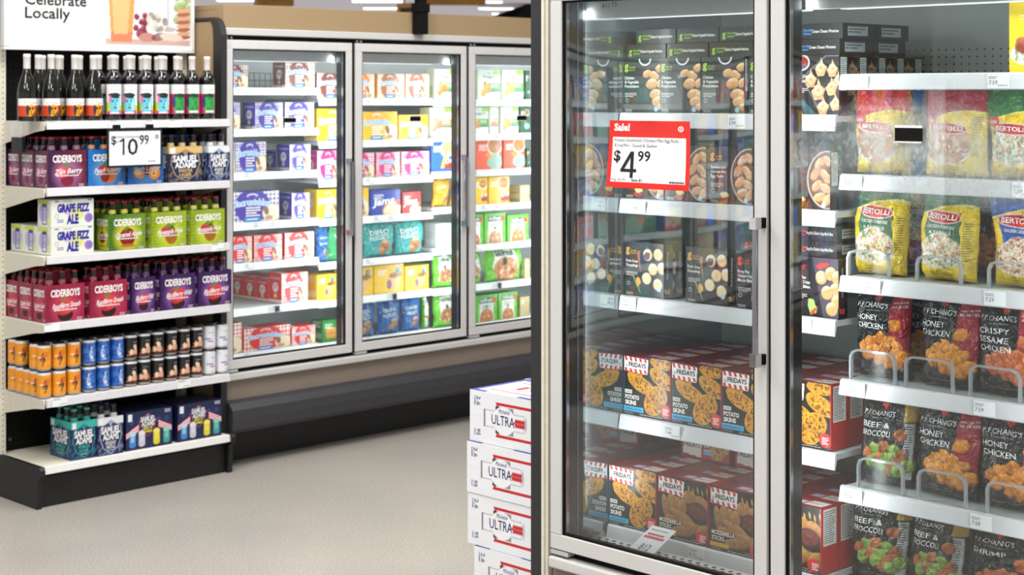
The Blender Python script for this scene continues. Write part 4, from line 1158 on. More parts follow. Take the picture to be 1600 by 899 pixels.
def friday(kind):
    a = FH / FW
    P = Paint(FW, FH, .0017, '#15100e')
    if kind == 'skins':
        P.rect(0, .012, 0, a, '#2c6a8a')
        P.potato(.80, a - .07, .23, .095, -.1, 3); P.potato(.24, a - .31, .16, .09, .15, 11)
        P.potato(.82, a - .32, .28, .13, -.42, 21); P.potato(.38, a - .455, .30, .125, -.34, 31); P.potato(.68, .285, .275, .20, .85, 41)
        P.rect(0, .42, .055, .135, '#3fb0dc'); P.ell(.90, .14, .105, .105, '#e02a2c')
        fs = [T('POTATO', .035, .255, .066, '#f2ece4', w=.30, al='l', bold=.06), T('SKINS', .035, .165, .066, '#f2ece4', w=.24, al='l', bold=.06),
              R_(.03, .18, .345, .405, '#e8e2da'), T('LOADED', .105, .358, .034, '#2a2420', w=.13, bold=.03), T('CHEDDAR & BACON', .2, .075, .04, '#1c5a80', w=.36, bold=.03)]
    else:
        P.noise(9, '#3a2418', .5, .8, .6, 4)
        for k in range(5): P.ell(.62 + k * .09, a - .13 - .03 * (k % 2), .015, .05, '#d8b25a', .2, .7)
        for k, (x, y, rx, ry, rt) in enumerate([(.62, a - .27, .14, .1, .2), (.86, a - .32, .15, .11, -.5), (.34, a - .42, .2, .12, .1), (.16, .47, .07, .2, .2), (.30, .52, .09, .19, .3), (.47, .50, .1, .16, -.2), (.5, .36, .26, .09, -.35), (.25, .30, .12, .07, .1), (.72, .24, .26, .09, -.15), (.5, .16, .22, .08, .1), (.92, .2, .14, .12, .6)]):
            P.blob(x, y, rx, '#a86f34', '#cf9a52', '#5a3216', k, ry, rt, .1)
        P.noise(46, '#7a4a20', .55, .7, .5, 8, (P.C.mean(-1) > .08).astype(float))
        P.ell(.78, .50, .2, .15, '#2a241e'); P.ell(.78, .51, .17, .12, '#5a1c10'); P.noise(30, '#8a4022', .55, .65, .8, 5, P.emask(.78, .51, .16, .11)[0])
        P.rect(0, .36, .055, .12, '#e8a52c'); P.ell(.86, .12, .1, .1, '#e02a2c')
        fs = [T('MOZZARELLA', .035, .24, .062, '#efe8de', w=.44, al='l', bold=.05), T('STICKS', .035, .155, .062, '#efe8de', w=.24, al='l', bold=.05)]
    friday_sign(P, .015, .53, a - .285, a - .02)
    P.rect(.985, 1, 0, a, '#b41c1c')
    fs = fs + friday_common(a) + [S_(.84, .17 if kind == 'skins' else .145, .12, 4, .028, '#ffffff')]
    al = FH / FD
    R = Paint(FD, FH, .004, '#c4201c')
    rs = [R_(.12, .88, al * .42, al * .97, '#e9e7e2'), S_(.18, al * .92, .66, 15, al * .033, '#3a3834', fill=.4)]
    Lp = Paint(FD, FH, .004, '#c4201c')
    return carton(FW, FD, FH, '#7c1a16', dict(f=(P, fs), r=(R, rs), l=(Lp, []), t=(None, [friday_top]))).mesh('frozen_snack_box', 'card')

GW, GH, GD = .163, .172, .045
def gg(kind):
    a = GH / GW
    bg, ac, pl = dict(pot=('#23281f', '#a4cc3c', '#1b1c1a'), egg=('#2c1a17', '#e89a3c', '#3a231c'), soup=('#241a16', '#e2a83c', '#171310'),
                      kung=('#1c1520', '#e2402c', '#2a2430'), won=('#1b1c1e', '#4a90d0', '#1b1c1e'))[kind]
    P = Paint(GW, GH, .0017, bg)
    ttl = dict(pot=['Chicken', '& Vegetable', 'Potstickers'], egg=['Southwest-Style', 'Chicken Mini', 'Egg Rolls'], soup=['Pork Soup', 'Dumplings'],
               kung=['Kung Pao', 'Chicken Crispy', 'Mochi Bites'], won=['Cream Cheese', 'Wontons'])[kind]
    if kind == 'pot':
        P.poly([(.42, a * .76), (1, a * .95), (1, 0), (.74, 0)], '#3a3a36'); P.poly([(.44, a * .74), (1, a * .92), (1, .02), (.76, .02)], pl)
        ring_ = P.emask(.56, a * 1.0, .16, .14)[0] - P.emask(.56, a * 1.0, .13, .11)[0]; P.bl(ring_, '#d8dcda')
        for k, (x, y, r, rt) in enumerate([(.62, .76, .11, .3), (.80, .72, .12, -.3), (.95, .86, .12, .2), (.74, .56, .15, .1), (.98, .58, .12, .5), (.84, .36, .15, .1), (.97, .34, .1, .2), (.88, .22, .14, .2), (.98, .12, .1, .1)]):
            P.dumpling(x, y, r, rt, '#d09a60', k)
        P.ell(.84, .07, .05, .05, '#9fc4dc')
    elif kind == 'egg':
        P.ell(.95, a * .5, .44, a * .49, '#c9b9a8'); P.ell(.96, a * .5, .42, a * .47, '#6a4030'); P.poly([(.45, .0), (.56, .2), (.62, 0)], '#6a3a24')
        for k, (x, y, rt) in enumerate([(.78, .82, .8), (.95, .86, -.6), (.68, .62, .9), (.88, .62, -.8), (1.0, .55, .3), (.72, .42, .7), (.9, .38, -.4), (.78, .22, .3), (.95, .18, .8)]):
            P.blob(x, y, .13, '#d29a6a', '#f0cda2', '#8a5230', k, .075, rt, .06)
        P.poly([(.22, .1), (.5, .2), (.42, .03), (.3, .02)], '#a82820'); P.ell(.36, .17, .1, .05, '#d8c87a', 0, 1, .2); P.ell(.86, .08, .045, .045, '#b8d4e4')
    elif kind == 'soup':
        P.poly([(.43, a * .99), (1, a * .9), (1, .06), (.50, .02)], '#0e0c0b'); P.poly([(.31, .86), (.40, .90), (.42, .42)], '#8f5a30'); P.poly([(.34, .84), (.37, .88), (.40, .5)], '#b87c48')
        for k, (x, y) in enumerate([(.60, .82), (.86, .84), (.73, .55), (.96, .58), (.57, .36), (.85, .26)]): P.bun(x, y, .115, seed=k)
        P.ell(.58, .80, .08, .07, '#6a4028', .4, 1, .25); P.ell(.88, .17, .05, .05, '#b9d2de')
        P.ell(.36, .30, .05, .075, '#e0a030', .5); P.ell(.33, .24, .04, .06, '#d8942c', .5)
        for k in range(4): P.poly([(.20 + .02 * k, .40 - .02 * k), (.215 + .02 * k, .40 - .02 * k), (.42, .06), (.40, .06)], '#7fa04c')
    elif kind == 'kung':
        P.poly([(.45, a), (1, a), (1, 0), (.68, 0)], '#4c4658')
        for k, (x, y) in enumerate([(.64, .70), (.84, .78), (.98, .72), (.94, .50), (.76, .44), (.97, .30), (.86, .16)]): P.bun(x, y, .12, '#d9a066', k)
        P.ell(.63, .70, .09, .07, '#e0b090', .6, 1, .2); P.poly([(.52, .9), (.62, .97), (.86, .96), (.6, .84)], '#c4382e')
        P.ell(.44, .16, .09, .13, '#a8c46a', .4, 1, .3, 3); P.ell(.48, .10, .1, .03, '#d2502a', .7)
    else:
        P.poly([(.2, a * .62), (.72, a), (1, a), (1, 0), (.62, 0)], '#6f6a72'); P.poly([(.23, a * .62), (.74, a * .98), (1, a * .98), (1, 0), (.64, 0)], '#191a1c')
        P.ell(.2, a * .88, .18, .15, '#c9c4be'); P.ell(.2, a * .88, .15, .12, '#8a2418')
        for k, (x, y, r) in enumerate([(.40, .62, .13), (.62, .82, .13), (.86, .80, .12), (.56, .42, .15), (.84, .48, .13), (.66, .14, .13), (.92, .2, .12), (.98, .62, .1)]):
            P.poly([(x - r, y), (x - r * .2, y + r * .5), (x, y + r * 1.5), (x + r * .4, y + r * .6), (x + r, y + r * .2), (x + r * .5, y - r), (x - r * .5, y - r * 1.1)], '#d6a576')
            P.blob(x, y, r * .68, '#dcb084', '#f3dcb8', '#9a6a3e', k, r * .75); P.ell(x, y + r * .1, r * .28, r * .22, '#b07c4c', .3, .7)
        P.poly([(.04, .36), (.2, .3), (.5, .02), (.3, .0)], '#3a5a66')
    fs = [T('g', .085, a - .21, .15, ac, bold=.05), T('Good&', .155, a - .185, .04, ac, w=.155, al='l', bold=.0), T('Gather', .155, a - .235, .04, ac, w=.155, al='l', bold=.0)]
    for i, s in enumerate(ttl): fs.append(T(s, .045, a - .40 - i * .082, .055, '#f2efe8', w=min(.36, .03 * len(s) + .03), al='l', bold=.025))
    fs += [S_(.05, a - .44 - len(ttl) * .082, .3, 3, .03, '#c9c4ba'), G_(.10, .24, .04, .03, '#c9c4ba'), S_(.05, .05, .18, 2, .03, '#c9c4ba')]
    al = GH / GD
    Lp = Paint(GD, GH, .004, bg); rs = [R_(.15, .85, al * .4, al * .96, '#d6dcdc'), S_(.2, al * .92, .6, 14, al * .034, '#3a3e40', fill=.4)]
    if kind in ('soup', 'kung'): rs = [T(' '.join(ttl), .5, al * .6, .2, '#efe8de', w=al * .5, rot=1.57), T('g', .5, al * .12, .6, ac, bold=.05, rot=1.57)]
    return carton(GW, GD, GH, bg, dict(f=(P, fs), r=(Lp, rs))).mesh('frozen_appetizer_box', 'card')
def gg_flat(kind):
    """the same carton lying on its back: the long narrow edge faces the door"""
    bg, ac, s = dict(pot=('#23281f', '#8ab83c', 'Chicken & Vegetable Potstickers'), kung=('#1c1520', '#e2402c', 'Kung Pao Chicken Crispy Mochi Bites'), won=('#1b1c1e', '#4a90d0', 'Cream Cheese Wontons'),
                     egg=('#2c1a17', '#e89a3c', 'Southwest Style Egg Rolls'))[kind]
    w, d, h = GW, GH, GD; a = h / w
    fs = [T('g', .1, a * .3, a * .45, ac, bold=.05), T('Good&', .17, a * .5, a * .16, ac, al='l'), T('Gather', .17, a * .28, a * .16, ac, al='l'), T(s, .36, a * .4, a * .2, '#e8e4dc', w=.56, al='l', bold=.02)]
    rs = [R_(.15, .75, .05, h / d - .05, '#aab4b6'), S_(.18, .2, .5, 3, .05, '#4a5052')]
    return carton(w, d, h, bg, dict(f=(Paint(w, h, .01, bg), fs), r=(Paint(d, h, .01, bg), rs))).mesh('frozen_appetizer_box', 'card')

RROT = -math.pi / 2
def near(name, me, px0, z, label, cat, xf=3.947, w=None, d=.05, j=0, group=None, rz=0, yc=None):
    yl = YonX(px0, xf) if yc is None else None
    yc = yl - w / 2 if yc is None else yc
    return place(name, me, (xf + d / 2 + j * (d + .002), yc, z + .0005), RROT + rz, label, cat, group)
GN = dict(pot='dark green potsticker box', egg='brown mini egg roll box', soup='dark brown soup dumpling box', kung='dark purple mochi bites box', won='black cream cheese wonton box')
def ggm(k): return cached('gg' + k, lambda: gg(k))
# top shelf: four potsticker / wonton boxes upright, flat ones on top
zs = RZ1[0]
for i, (k, px) in enumerate([('pot', 974), ('pot', 1031), ('pot', 1096)]):
    near('frozen_appetizer_box', ggm(k), px, zs, 'upright %s, %s from left on top shelf behind near left door' % (GN[k], ORD[i]), 'box', w=GW, d=GD)
near('frozen_appetizer_box', ggm('won'), 0, zs, 'upright black wonton box on top shelf seen through near right door', 'box', w=GW, d=GD, yc=YonX(1311, 3.947) + GW / 2)
near('frozen_appetizer_box', ggm('pot'), 0, zs, 'upright potsticker box on the top shelf just behind the middle door frame', 'box', w=GW, d=GD, yc=2.908)
for lv in range(2):
    for i in range(3):
        y = 3.40 - i * (GW + .006) - lv * .04
        near('frozen_appetizer_box', cached('ggf_pot', lambda: gg_flat('pot')), 0, zs + GH + .001 + lv * (GD + .001),
             'flat dark potsticker box over upright ones, %s layer, %s from left, near freezer' % (ORD[lv], ORD[i]), 'box', w=GW, d=GH, yc=y, xf=3.952)
zs = RZ1[1]
for i, px in enumerate([972, 1033, 1064, 1122]):
    y0 = [3.486 - GW / 2, 3.235, 3.06, 2.885][i]
    near('frozen_appetizer_box', ggm('egg'), 0, zs, 'upright %s, %s from left on second shelf, near freezer' % (GN['egg'], ORD[i]), 'box', w=GW, d=GD, yc=y0)
near('frozen_appetizer_box', ggm('egg'), 0, zs, 'upright brown egg roll box on second shelf seen through near right door', 'box', w=GW, d=GD, yc=YonX(1297, 3.947) + GW / 2)
for i in range(3):
    near('frozen_appetizer_box', ggm('egg'), 0, zs, 'brown egg roll box in the row behind, %s from left, second shelf of near freezer' % ORD[i], 'box', w=GW, d=GD, yc=3.404 - i * .17, j=1)
zs = RZ1[2]
near('frozen_appetizer_box', ggm('soup'), 0, zs, 'left dark brown soup dumpling box on third shelf of near freezer', 'box', w=GW, d=GD, yc=3.504 - GW / 2 - .018)
near('frozen_appetizer_box', ggm('soup'), 0, zs, 'right dark brown soup dumpling box on third shelf of near freezer', 'box', w=GW, d=GD, yc=YonX(1072, 3.947) - GW / 2)
near('frozen_appetizer_box', ggm('soup'), 0, zs, 'soup dumpling box standing behind the left one on third shelf', 'box', w=GW, d=GD, yc=3.505 - GW / 2 - .03, j=1)
near('frozen_appetizer_box', ggm('kung'), 0, zs, 'dark mochi bites box on third shelf beside the near door handle', 'box', w=GW, d=GD, yc=YonX(1150, 3.947) - GW / 2)
near('frozen_appetizer_box', ggm('kung'), 0, zs, 'dark mochi bites box on third shelf seen through near right door', 'box', w=GW, d=GD, yc=YonX(1310, 3.947) + GW / 2)
for lv in range(2):
    near('frozen_appetizer_box', cached('ggf_kung', lambda: gg_flat('kung')), 0, zs + GH + .001 + lv * (GD + .001), 'flat mochi bites box lying on the upright one by right door, %s layer' % ORD[lv], 'box', w=GW, d=GH, yc=YonX(1306, 3.947) + GW / 2, xf=3.952)
near('frozen_appetizer_box', cached('ggf_kung', lambda: gg_flat('kung')), 0, zs + GH + .001, 'flat mochi bites box on the upright one beside the near handle', 'box', w=GW, d=GH, yc=2.94, xf=3.955)
# fourth shelf: potato skins, rows running back
skins = cached('skins', lambda: friday('skins')); mozz = cached('mozz', lambda: friday('mozz'))
zs = RZ1[3]
for j in range(5):
    for i in range(4):
        y = 3.488 - FW / 2 - i * (FW + .003)
        if j == 0: lab = 'loaded potato skins box, %s from left in front row of fourth shelf, near freezer' % ORD[i]; g = None
        else: lab = 'potato skins box in %s row back, %s column, fourth shelf of near freezer' % (ORD[j], ORD[i]); g = None
        near('frozen_snack_box', skins, 0, zs, lab, 'box', w=FW, d=FD, yc=y, j=j, group=g, xf=3.945)
zs = .494
for j in range(5):
    for i in range(4):
        y = 3.487 - FW / 2 - i * (FW + .008)
        me = skins if i == 0 else mozz
        kd = 'potato skins' if i == 0 else 'mozzarella sticks'
        lab = ('dark %s box, %s from left in front row of bottom shelf, near freezer' if j == 0 else 'dark %s box, %s column, ' + ORD[j] + ' row back on bottom shelf, near freezer') % (kd, ORD[i])
        near('frozen_snack_box', me, 0, zs, lab, 'box', w=FW, d=FD, yc=y, j=j, xf=3.873)
# one potato skins carton lying flat on the bottom rows
def friday_flat():
    w, d, h = FW, FH, FD; a = h / w
    P = Paint(w, h, .003, '#a8221c'); P.poly([(.04, .06), (.42, .02), (.44, a - .08), (.06, a - .04)], '#efe6e0')
    for k in range(5): P.poly([(.05 + k * .08, a - .05), (.09 + k * .08, a - .05), (.11 + k * .08, a - .13), (.07 + k * .08, a - .13)], '#c0201c')
    P.potato(.84, a * .6, .18, .14, .3, 4); P.potato(.74, a * .3, .14, .1, -.3, 8)
    fs = [T('FRIDAYS', .24, a * .4, .08, '#3a1a18', w=.32, bold=.04), S_(.48, a * .75, .16, 4, .06, '#e8d8d0'), R_(.47, .66, .08, .16, '#7ab0dc')]
    rs = [R_(.66, .95, .05, h / d - .04, '#dcdad6'), S_(.68, h / d - .1, .22, 5, .05, '#4a4846')]
    return carton(w, d, h, '#8c1c18', dict(f=(P, fs), r=(Paint(d, h, .01, '#b82420'), rs))).mesh('frozen_snack_box', 'card')
fl = cached('fflat', friday_flat)
place('frozen_snack_box', fl, (4.22, 3.30, .494 + FH + .0015), RROT, 'red snack carton lying flat on the rear rows of the bottom shelf', 'box')
place('frozen_snack_box', fl, (4.22, 3.08, .494 + FH + .0015), RROT, 'second red snack carton lying flat, right of the other one', 'box')

# ---------------- right bay: bags in acrylic holders
def bertolli(top, band, word2, seed, panel='#3e6a44', food='#ecd9b4', fleck='#5a8a3a', name=True):
    w, h = .215, .268; a = h / w
    P = Paint(w, h, .0022, '#f5d21a')
    tv = .80 if name else .66
    m = (P.y > a * tv + .10 * np.sin(P.x * 3 - .6)).astype(float); P.bl(m, top)
    m2 = ((P.y > a * (tv - .02) + .10 * np.sin(P.x * 3 - .6)) & (P.y < a * tv + .10 * np.sin(P.x * 3 - .6))).astype(float); P.bl(m2, '#f9e67a')
    if name: P.poly([(.14, a * .73), (.78, a * .78), (.8, a * .42), (.2, a * .38)], panel)
    else: P.poly([(.10, a * .52), (.74, a * .55), (.8, a * .38), (.2, a * .3)], panel)
    P.ell(.44, a * .27, .42, .17, '#e9e4e0'); m, u, v, r = P.emask(.44, a * .34, .38, .26, 0, .1, seed); m = m
    P.bl(m, food); P.noise(16, '#ffffff', .5, .65, .8, seed, m); P.noise(22, '#c9803c', .55, .62, .8, seed + 2, m); P.noise(26, fleck, .6, .66, .9, seed + 4, m)
    if name: P.ell(.46, a * .73, .33, .095, '#f6efe6', -.06); P.ell(.46, a * .73, .31, .082, '#d9281c', -.06)
    else: P.ell(.44, a * .54, .33, .085, '#f6efe6', -.06); P.ell(.44, a * .54, .31, .072, '#d9281c', -.06)
    P.rect(.82, 1, a * .1, a * .7, '#e8cf50', .8); P.rect(0, 1, 0, .06, '#e5bf14')
    if name is False: P.rect(.02, .25, a * .57, a * .67, '#e2432c')
    fs = [T('BERTOLLI', .46 if name else .44, a * (.705 if name else .518), .075 if name else .06, '#ffffff', w=.5, bold=.04, rot=-.05), S_(.84, a * .66, .13, 16, .035, '#7a6a20', fill=.3), S_(.3, .12, .4, 2, .04, '#c9a410')]
    for i, s in enumerate(word2 if name else []): fs.append(T(s, .47, a * .60 - i * .085, .045, '#f2f2ea', w=.5 - .1 * i, bold=.02, rot=-.04))
    if name is False: fs.append(T('NEW', .135, a * .598, .05, '#ffffff', w=.16, bold=.03))
    return bag(w, h, .085, P, fs, seed).mesh('pasta_bag', 'film', True)
def changs(title, food, fhi, fdk, seed, red=True, broc=False, gold=False):
    w, h = .215, .262; a = h / w
    P = Paint(w, h, .0022, '#0a0c0d')
    P.noise(5, '#121617', .5, .8, .8, seed)
    if red: P.poly([(.70, a * .98), (1, a * .98), (1, a * .30), (.66, a * .42)], '#9c1e2c')
    if gold: P.poly([(.80, a * .98), (1, a * .98), (1, a * .76), (.8, a * .76)], '#b8943c'); 
    if gold: P.rect(.83, .97, a * .1, a * .74, '#c9ccca', .8)
    P.poly([(.38, a * .93), (.45, a * .985), (.52, a * .92), (.45, a * .87)], '#cf2a26')
    r = random.Random(seed)
    pts = [(.20, .42), (.34, .50), (.50, .55), (.66, .52), (.80, .44), (.28, .34), (.42, .38), (.58, .40), (.74, .34), (.50, .28), (.64, .24), (.78, .22), (.76, .72), (.9, .3)]
    for k, (x, y) in enumerate(pts):
        c = (food, fhi, fdk)
        if broc and k % 2: c = ('#7a9c3c', '#b4cc6a', '#3a5a1c')
        P.blob(x + .02 * r.random(), y + .02 * r.random(), .10, c[0], c[1], c[2], seed * 3 + k, .085, 0, .25)
    fs = [T("P.F.CHANG'S", .36, a * .80, .068, '#e8ebea', w=.58, bold=.0, shear=.12, wave=1), S_(.24, a * .765, .3, 1, .02, '#9aa0a0')]
    for i, s in enumerate(title): fs.append(T(s, .06, a * .66 - i * .115, .075, '#f0f2f0', w=min(.52, .082 * len(s)), al='l', bold=.005))
    if red: fs += [T('GREAT IN THE', .85, a * .86, .03, '#f2dcdc', w=.24), T('AIR FRYER', .85, a * .81, .04, '#f2dcdc', w=.25, bold=.02)]
    if gold: fs += [S_(.84, a * .7, .11, 14, .035, '#2a2c2c', fill=.4)]
    fs += [S_(.2, .1, .5, 1, .03, '#8a7a50')]
    return bag(w, h, .085, P, fs, seed).mesh('stir_fry_bag', 'film', True)
def acrylic(x, y, z, lab, w=.15, h=.085):
    o = thing('acrylic_bag_holder', lab, 'holder', (x, y, z), RROT, None)
    mb = MB()
    pts = [(-w / 2, 0), (-w / 2, h - .025), (-w / 2 + .007, h - .008), (-w / 2 + .025, h), (w / 2 - .025, h), (w / 2 - .007, h - .008), (w / 2, h - .025), (w / 2, 0)]
    inn = [(-w / 2 + .006, 0), (-w / 2 + .006, h - .027), (-w / 2 + .012, h - .013), (-w / 2 + .028, h - .006), (w / 2 - .028, h - .006), (w / 2 - .012, h - .013), (w / 2 - .006, h - .027), (w / 2 - .006, 0)]
    strip2 = MB()
    for i in range(7): mb.prism([pts[i], pts[i + 1], inn[i + 1], inn[i]], 0, .012, axis='y')
    mb.build('rim', 'rim', o)
    mb = MB(); mb.box(-w / 2 + .006, w / 2 - .006, .003, .005, .004, h - .006); mb.build('front_panel', 'plastic', o)
    mb = MB()
    for s in (-1, 1): mb.box(s * w / 2 - .002, s * w / 2 + .002, .012, .024, .0, h * .4)
    mb.build('side_rail', 'plastic', o)
XB = 3.985
def nbag(me, pxc, z, lab, nm, j=0, tilt=0.0, yaw=0.0, xo=0, sc=(1, 1, 1)):
    y = YonX(pxc, XB)
    o = place(nm, me, (XB + .045 + xo + j * .095, y, z + .003), RROT + yaw, lab, 'bag')
    o.rotation_euler = (tilt, 0, RROT + yaw); o.scale = (sc[0], sc[1], sc[2] * .955)
    return o
b_red = bertolli('#d22a26', 'r', ['CHICKEN', 'RIGATONI'], 3, '#c8342a', '#cf8a5a', '#a04a24', False)
b_mag = bertolli('#a8243c', 'r', ['CHICKEN', 'PARMIGIANA'], 5, '#d8502c', '#d89a6a', '#a04a24', False)
b_grt = bertolli('#2f7a3c', 'g', ['SHRIMP', 'SCAMPI'], 7, '#3e7a50', '#e0dcc8', '#7a9a5a', False)
b_gr = bertolli('#2c6a3c', 'g', ['CHICKEN FLORENTINE', '& FARFALLE'], 9)
b_bl = bertolli('#1f56b0', 'b', ['CHICKEN CARBONARA', ''], 12, '#1f56b0', '#efdcc0', '#a8402c')
z = RZ2[1]
BK = 'pasta bag standing behind the %s one, %s row of the right bay'
nbag(b_red, 1364, z, 'red and yellow pasta bag, left one on the frosted right bay shelf', 'pasta_bag', yaw=.12, sc=(.80, 1, .95))
nbag(b_mag, 1480, z, 'crimson and yellow pasta bag right of the black glass sticker', 'pasta_bag', yaw=-.1, sc=(.93, 1, .95))
nbag(b_grt, 1580, z, 'green topped yellow pasta bag at the right edge, upper bag row', 'pasta_bag', yaw=.1, sc=(.80, 1, .95))
nbag(b_red, 1432, z, 'red yellow pasta bag standing behind the two frosted front bags', 'pasta_bag', j=1, xo=.03, sc=(.8, 1, .93))
z = RZ2[2]
nbag(b_gr, 1369, z, 'yellow florentine pasta bag, left one on the middle right bay shelf', 'pasta_bag', yaw=.08, sc=(.78, 1, .96))
nbag(b_gr, 1476, z, 'yellow florentine pasta bag, middle of its shelf behind clear holder', 'pasta_bag', yaw=-.06, sc=(.84, 1, .94))
nbag(b_bl, 1592, z, 'blue and yellow carbonara pasta bag at the right picture edge', 'pasta_bag', yaw=.12, sc=(.86, 1, .94))
c_h1 = changs(['HONEY', 'CHICKEN'], '#d07a1c', '#f4a83c', '#7a3608', 2)
c_h2 = changs(['HONEY', 'CHICKEN'], '#d6841c', '#f6b040', '#7a3608', 6)
c_s = changs(['CRISPY', 'SESAME', 'CHICKEN'], '#c4602a', '#ec9058', '#6a2410', 4)
c_b = changs(['BEEF &', 'BROCCOLI'], '#a85c2c', '#cc8448', '#4a2410', 8, red=False, broc=True, gold=True)
c_p = changs(['SHRIMP'], '#b8562c', '#dc8450', '#6a2c14', 14, red=False)
for i, px in enumerate((1395, 1500)):
    nbag(c_h1, px, z, 'dark bag in the second row behind the yellow bags, %s from left' % ORD[i], 'stir_fry_bag', j=1, xo=.03, sc=(.85, 1, .94))
z = RZ2[3]
nbag(c_h1, 1374, z, 'black honey chicken bag, left one on the fourth right bay shelf', 'stir_fry_bag', yaw=.12, sc=(.78, 1, 1.0))
nbag(c_h2, 1472, z, 'black honey chicken bag in the middle of the fourth right bay shelf', 'stir_fry_bag', yaw=-.05, sc=(.86, 1, 1.0))
nbag(c_s, 1574, z, 'black crispy sesame chicken bag at right edge, fourth shelf', 'stir_fry_bag', yaw=.05, sc=(.86, 1, 1.0))
for i, px in enumerate((1395, 1500)):
    nbag(c_h2, px, z, 'black bag in the second row of the fourth right bay shelf, %s from left' % ORD[i], 'stir_fry_bag', j=1, xo=.03, sc=(.85, 1, .98))
z = RZ2[4]
nbag(c_b, 1378, z, 'black beef and broccoli bag, left one on the fifth right bay shelf', 'stir_fry_bag', yaw=.1, sc=(.80, 1, .99))
nbag(c_h2, 1470, z, 'black honey chicken bag with red panel on fifth right bay shelf', 'stir_fry_bag', yaw=-.03, sc=(.90, 1, 1.0))
nbag(c_h1, 1582, z, 'black honey chicken bag at right edge, fifth right bay shelf', 'stir_fry_bag', yaw=.08, sc=(.92, 1, 1.0))
for i, px in enumerate((1405, 1515)):
    nbag(c_b, px, z, 'black bag in the second row of the fifth right bay shelf, %s from left' % ORD[i], 'stir_fry_bag', j=1, xo=.03, sc=(.85, 1, .98))
z = .474
nbag(c_b, 1366, z, 'black broccoli bag, left one on the bottom right bay shelf', 'stir_fry_bag', yaw=.1, sc=(.86, 1, .96))
nbag(c_b, 1458, z, 'black broccoli bag leaning, second on the bottom right bay shelf', 'stir_fry_bag', yaw=-.12, sc=(.84, 1, .92))
nbag(c_p, 1568, z, 'black shrimp bag at right on the bottom right bay shelf', 'stir_fry_bag', yaw=.03, sc=(.98, 1, .88))
n = 0
for zi, pxs in ((2, (1355, 1465, 1580)), (3, (1362, 1450, 1553)), (4, (1374, 1470, 1580))):
    for q, px in enumerate(pxs):
        xx = 3.936
        acrylic(xx, YonX(px, xx), RZ2[zi] + .001, 'clear acrylic holder in front of the %s bag, %s shelf of right bay' % (['left', 'middle', 'right'][q], ['', '', 'third', 'fourth', 'fifth'][zi]), .150 if zi != 2 else .14, .088 if zi != 2 else .075)
# top shelf of the right bay: dark wonton cartons in depth and a yellow meal carton
for j in range(1, 5):
    near('frozen_appetizer_box', ggm('won'), 0, RZ1[0], 'black wonton box behind the front one by the right door, %s row back' % ORD[j], 'box', w=GW, d=GD, yc=YonX(1311, 3.947) + GW / 2, xf=3.947 + j * .10)
for j in range(2):
    for lv in range(2):
        near('frozen_appetizer_box', cached('ggf_won', lambda: gg_flat('won')), 0, RZ1[0] + GH + .001 + lv * (GD + .001), 'flat wonton box, %s layer, %s row, on upright wonton boxes by right door' % (ORD[lv], ORD[j]), 'box', w=GW, d=GH, yc=YonX(1311, 3.947) + GW / 2 - .01 * lv, xf=3.95 + j * (GH + .004))
def yellow_box():
    w, h, d = .15, .235, .05; a = h / w
    P = Paint(w, h, .003, '#f6d41c'); P.rect(.42, .98, a - .36, a - .10, '#d83a20')
    P.ell(.42, a * .20, .40, .2, '#e8e4d8'); P.noise(14, '#7a9a4a', .5, .6, .8, 3, P.emask(.42, a * .2, .38, .18)[0])
    for k in range(4): P.blob(.25 + .14 * k, a * .30, .14, '#a8442c', '#d87a5a', '#5a1c10', k)
    return carton(w, d, h, '#f0c814', dict(f=(P, [T('NEW', .7, a - .27, .09, '#ffffff', w=.36, bold=.05), S_(.2, a * .62, .6, 2, .06, '#fff0a0')]))).mesh('meal_box', 'card')
place('meal_box', yellow_box(), (3.972, YonX(1577, 3.947) - .075, RZ2[0] + .001), RROT, 'tall yellow meatball meal box in the top right corner', 'box')
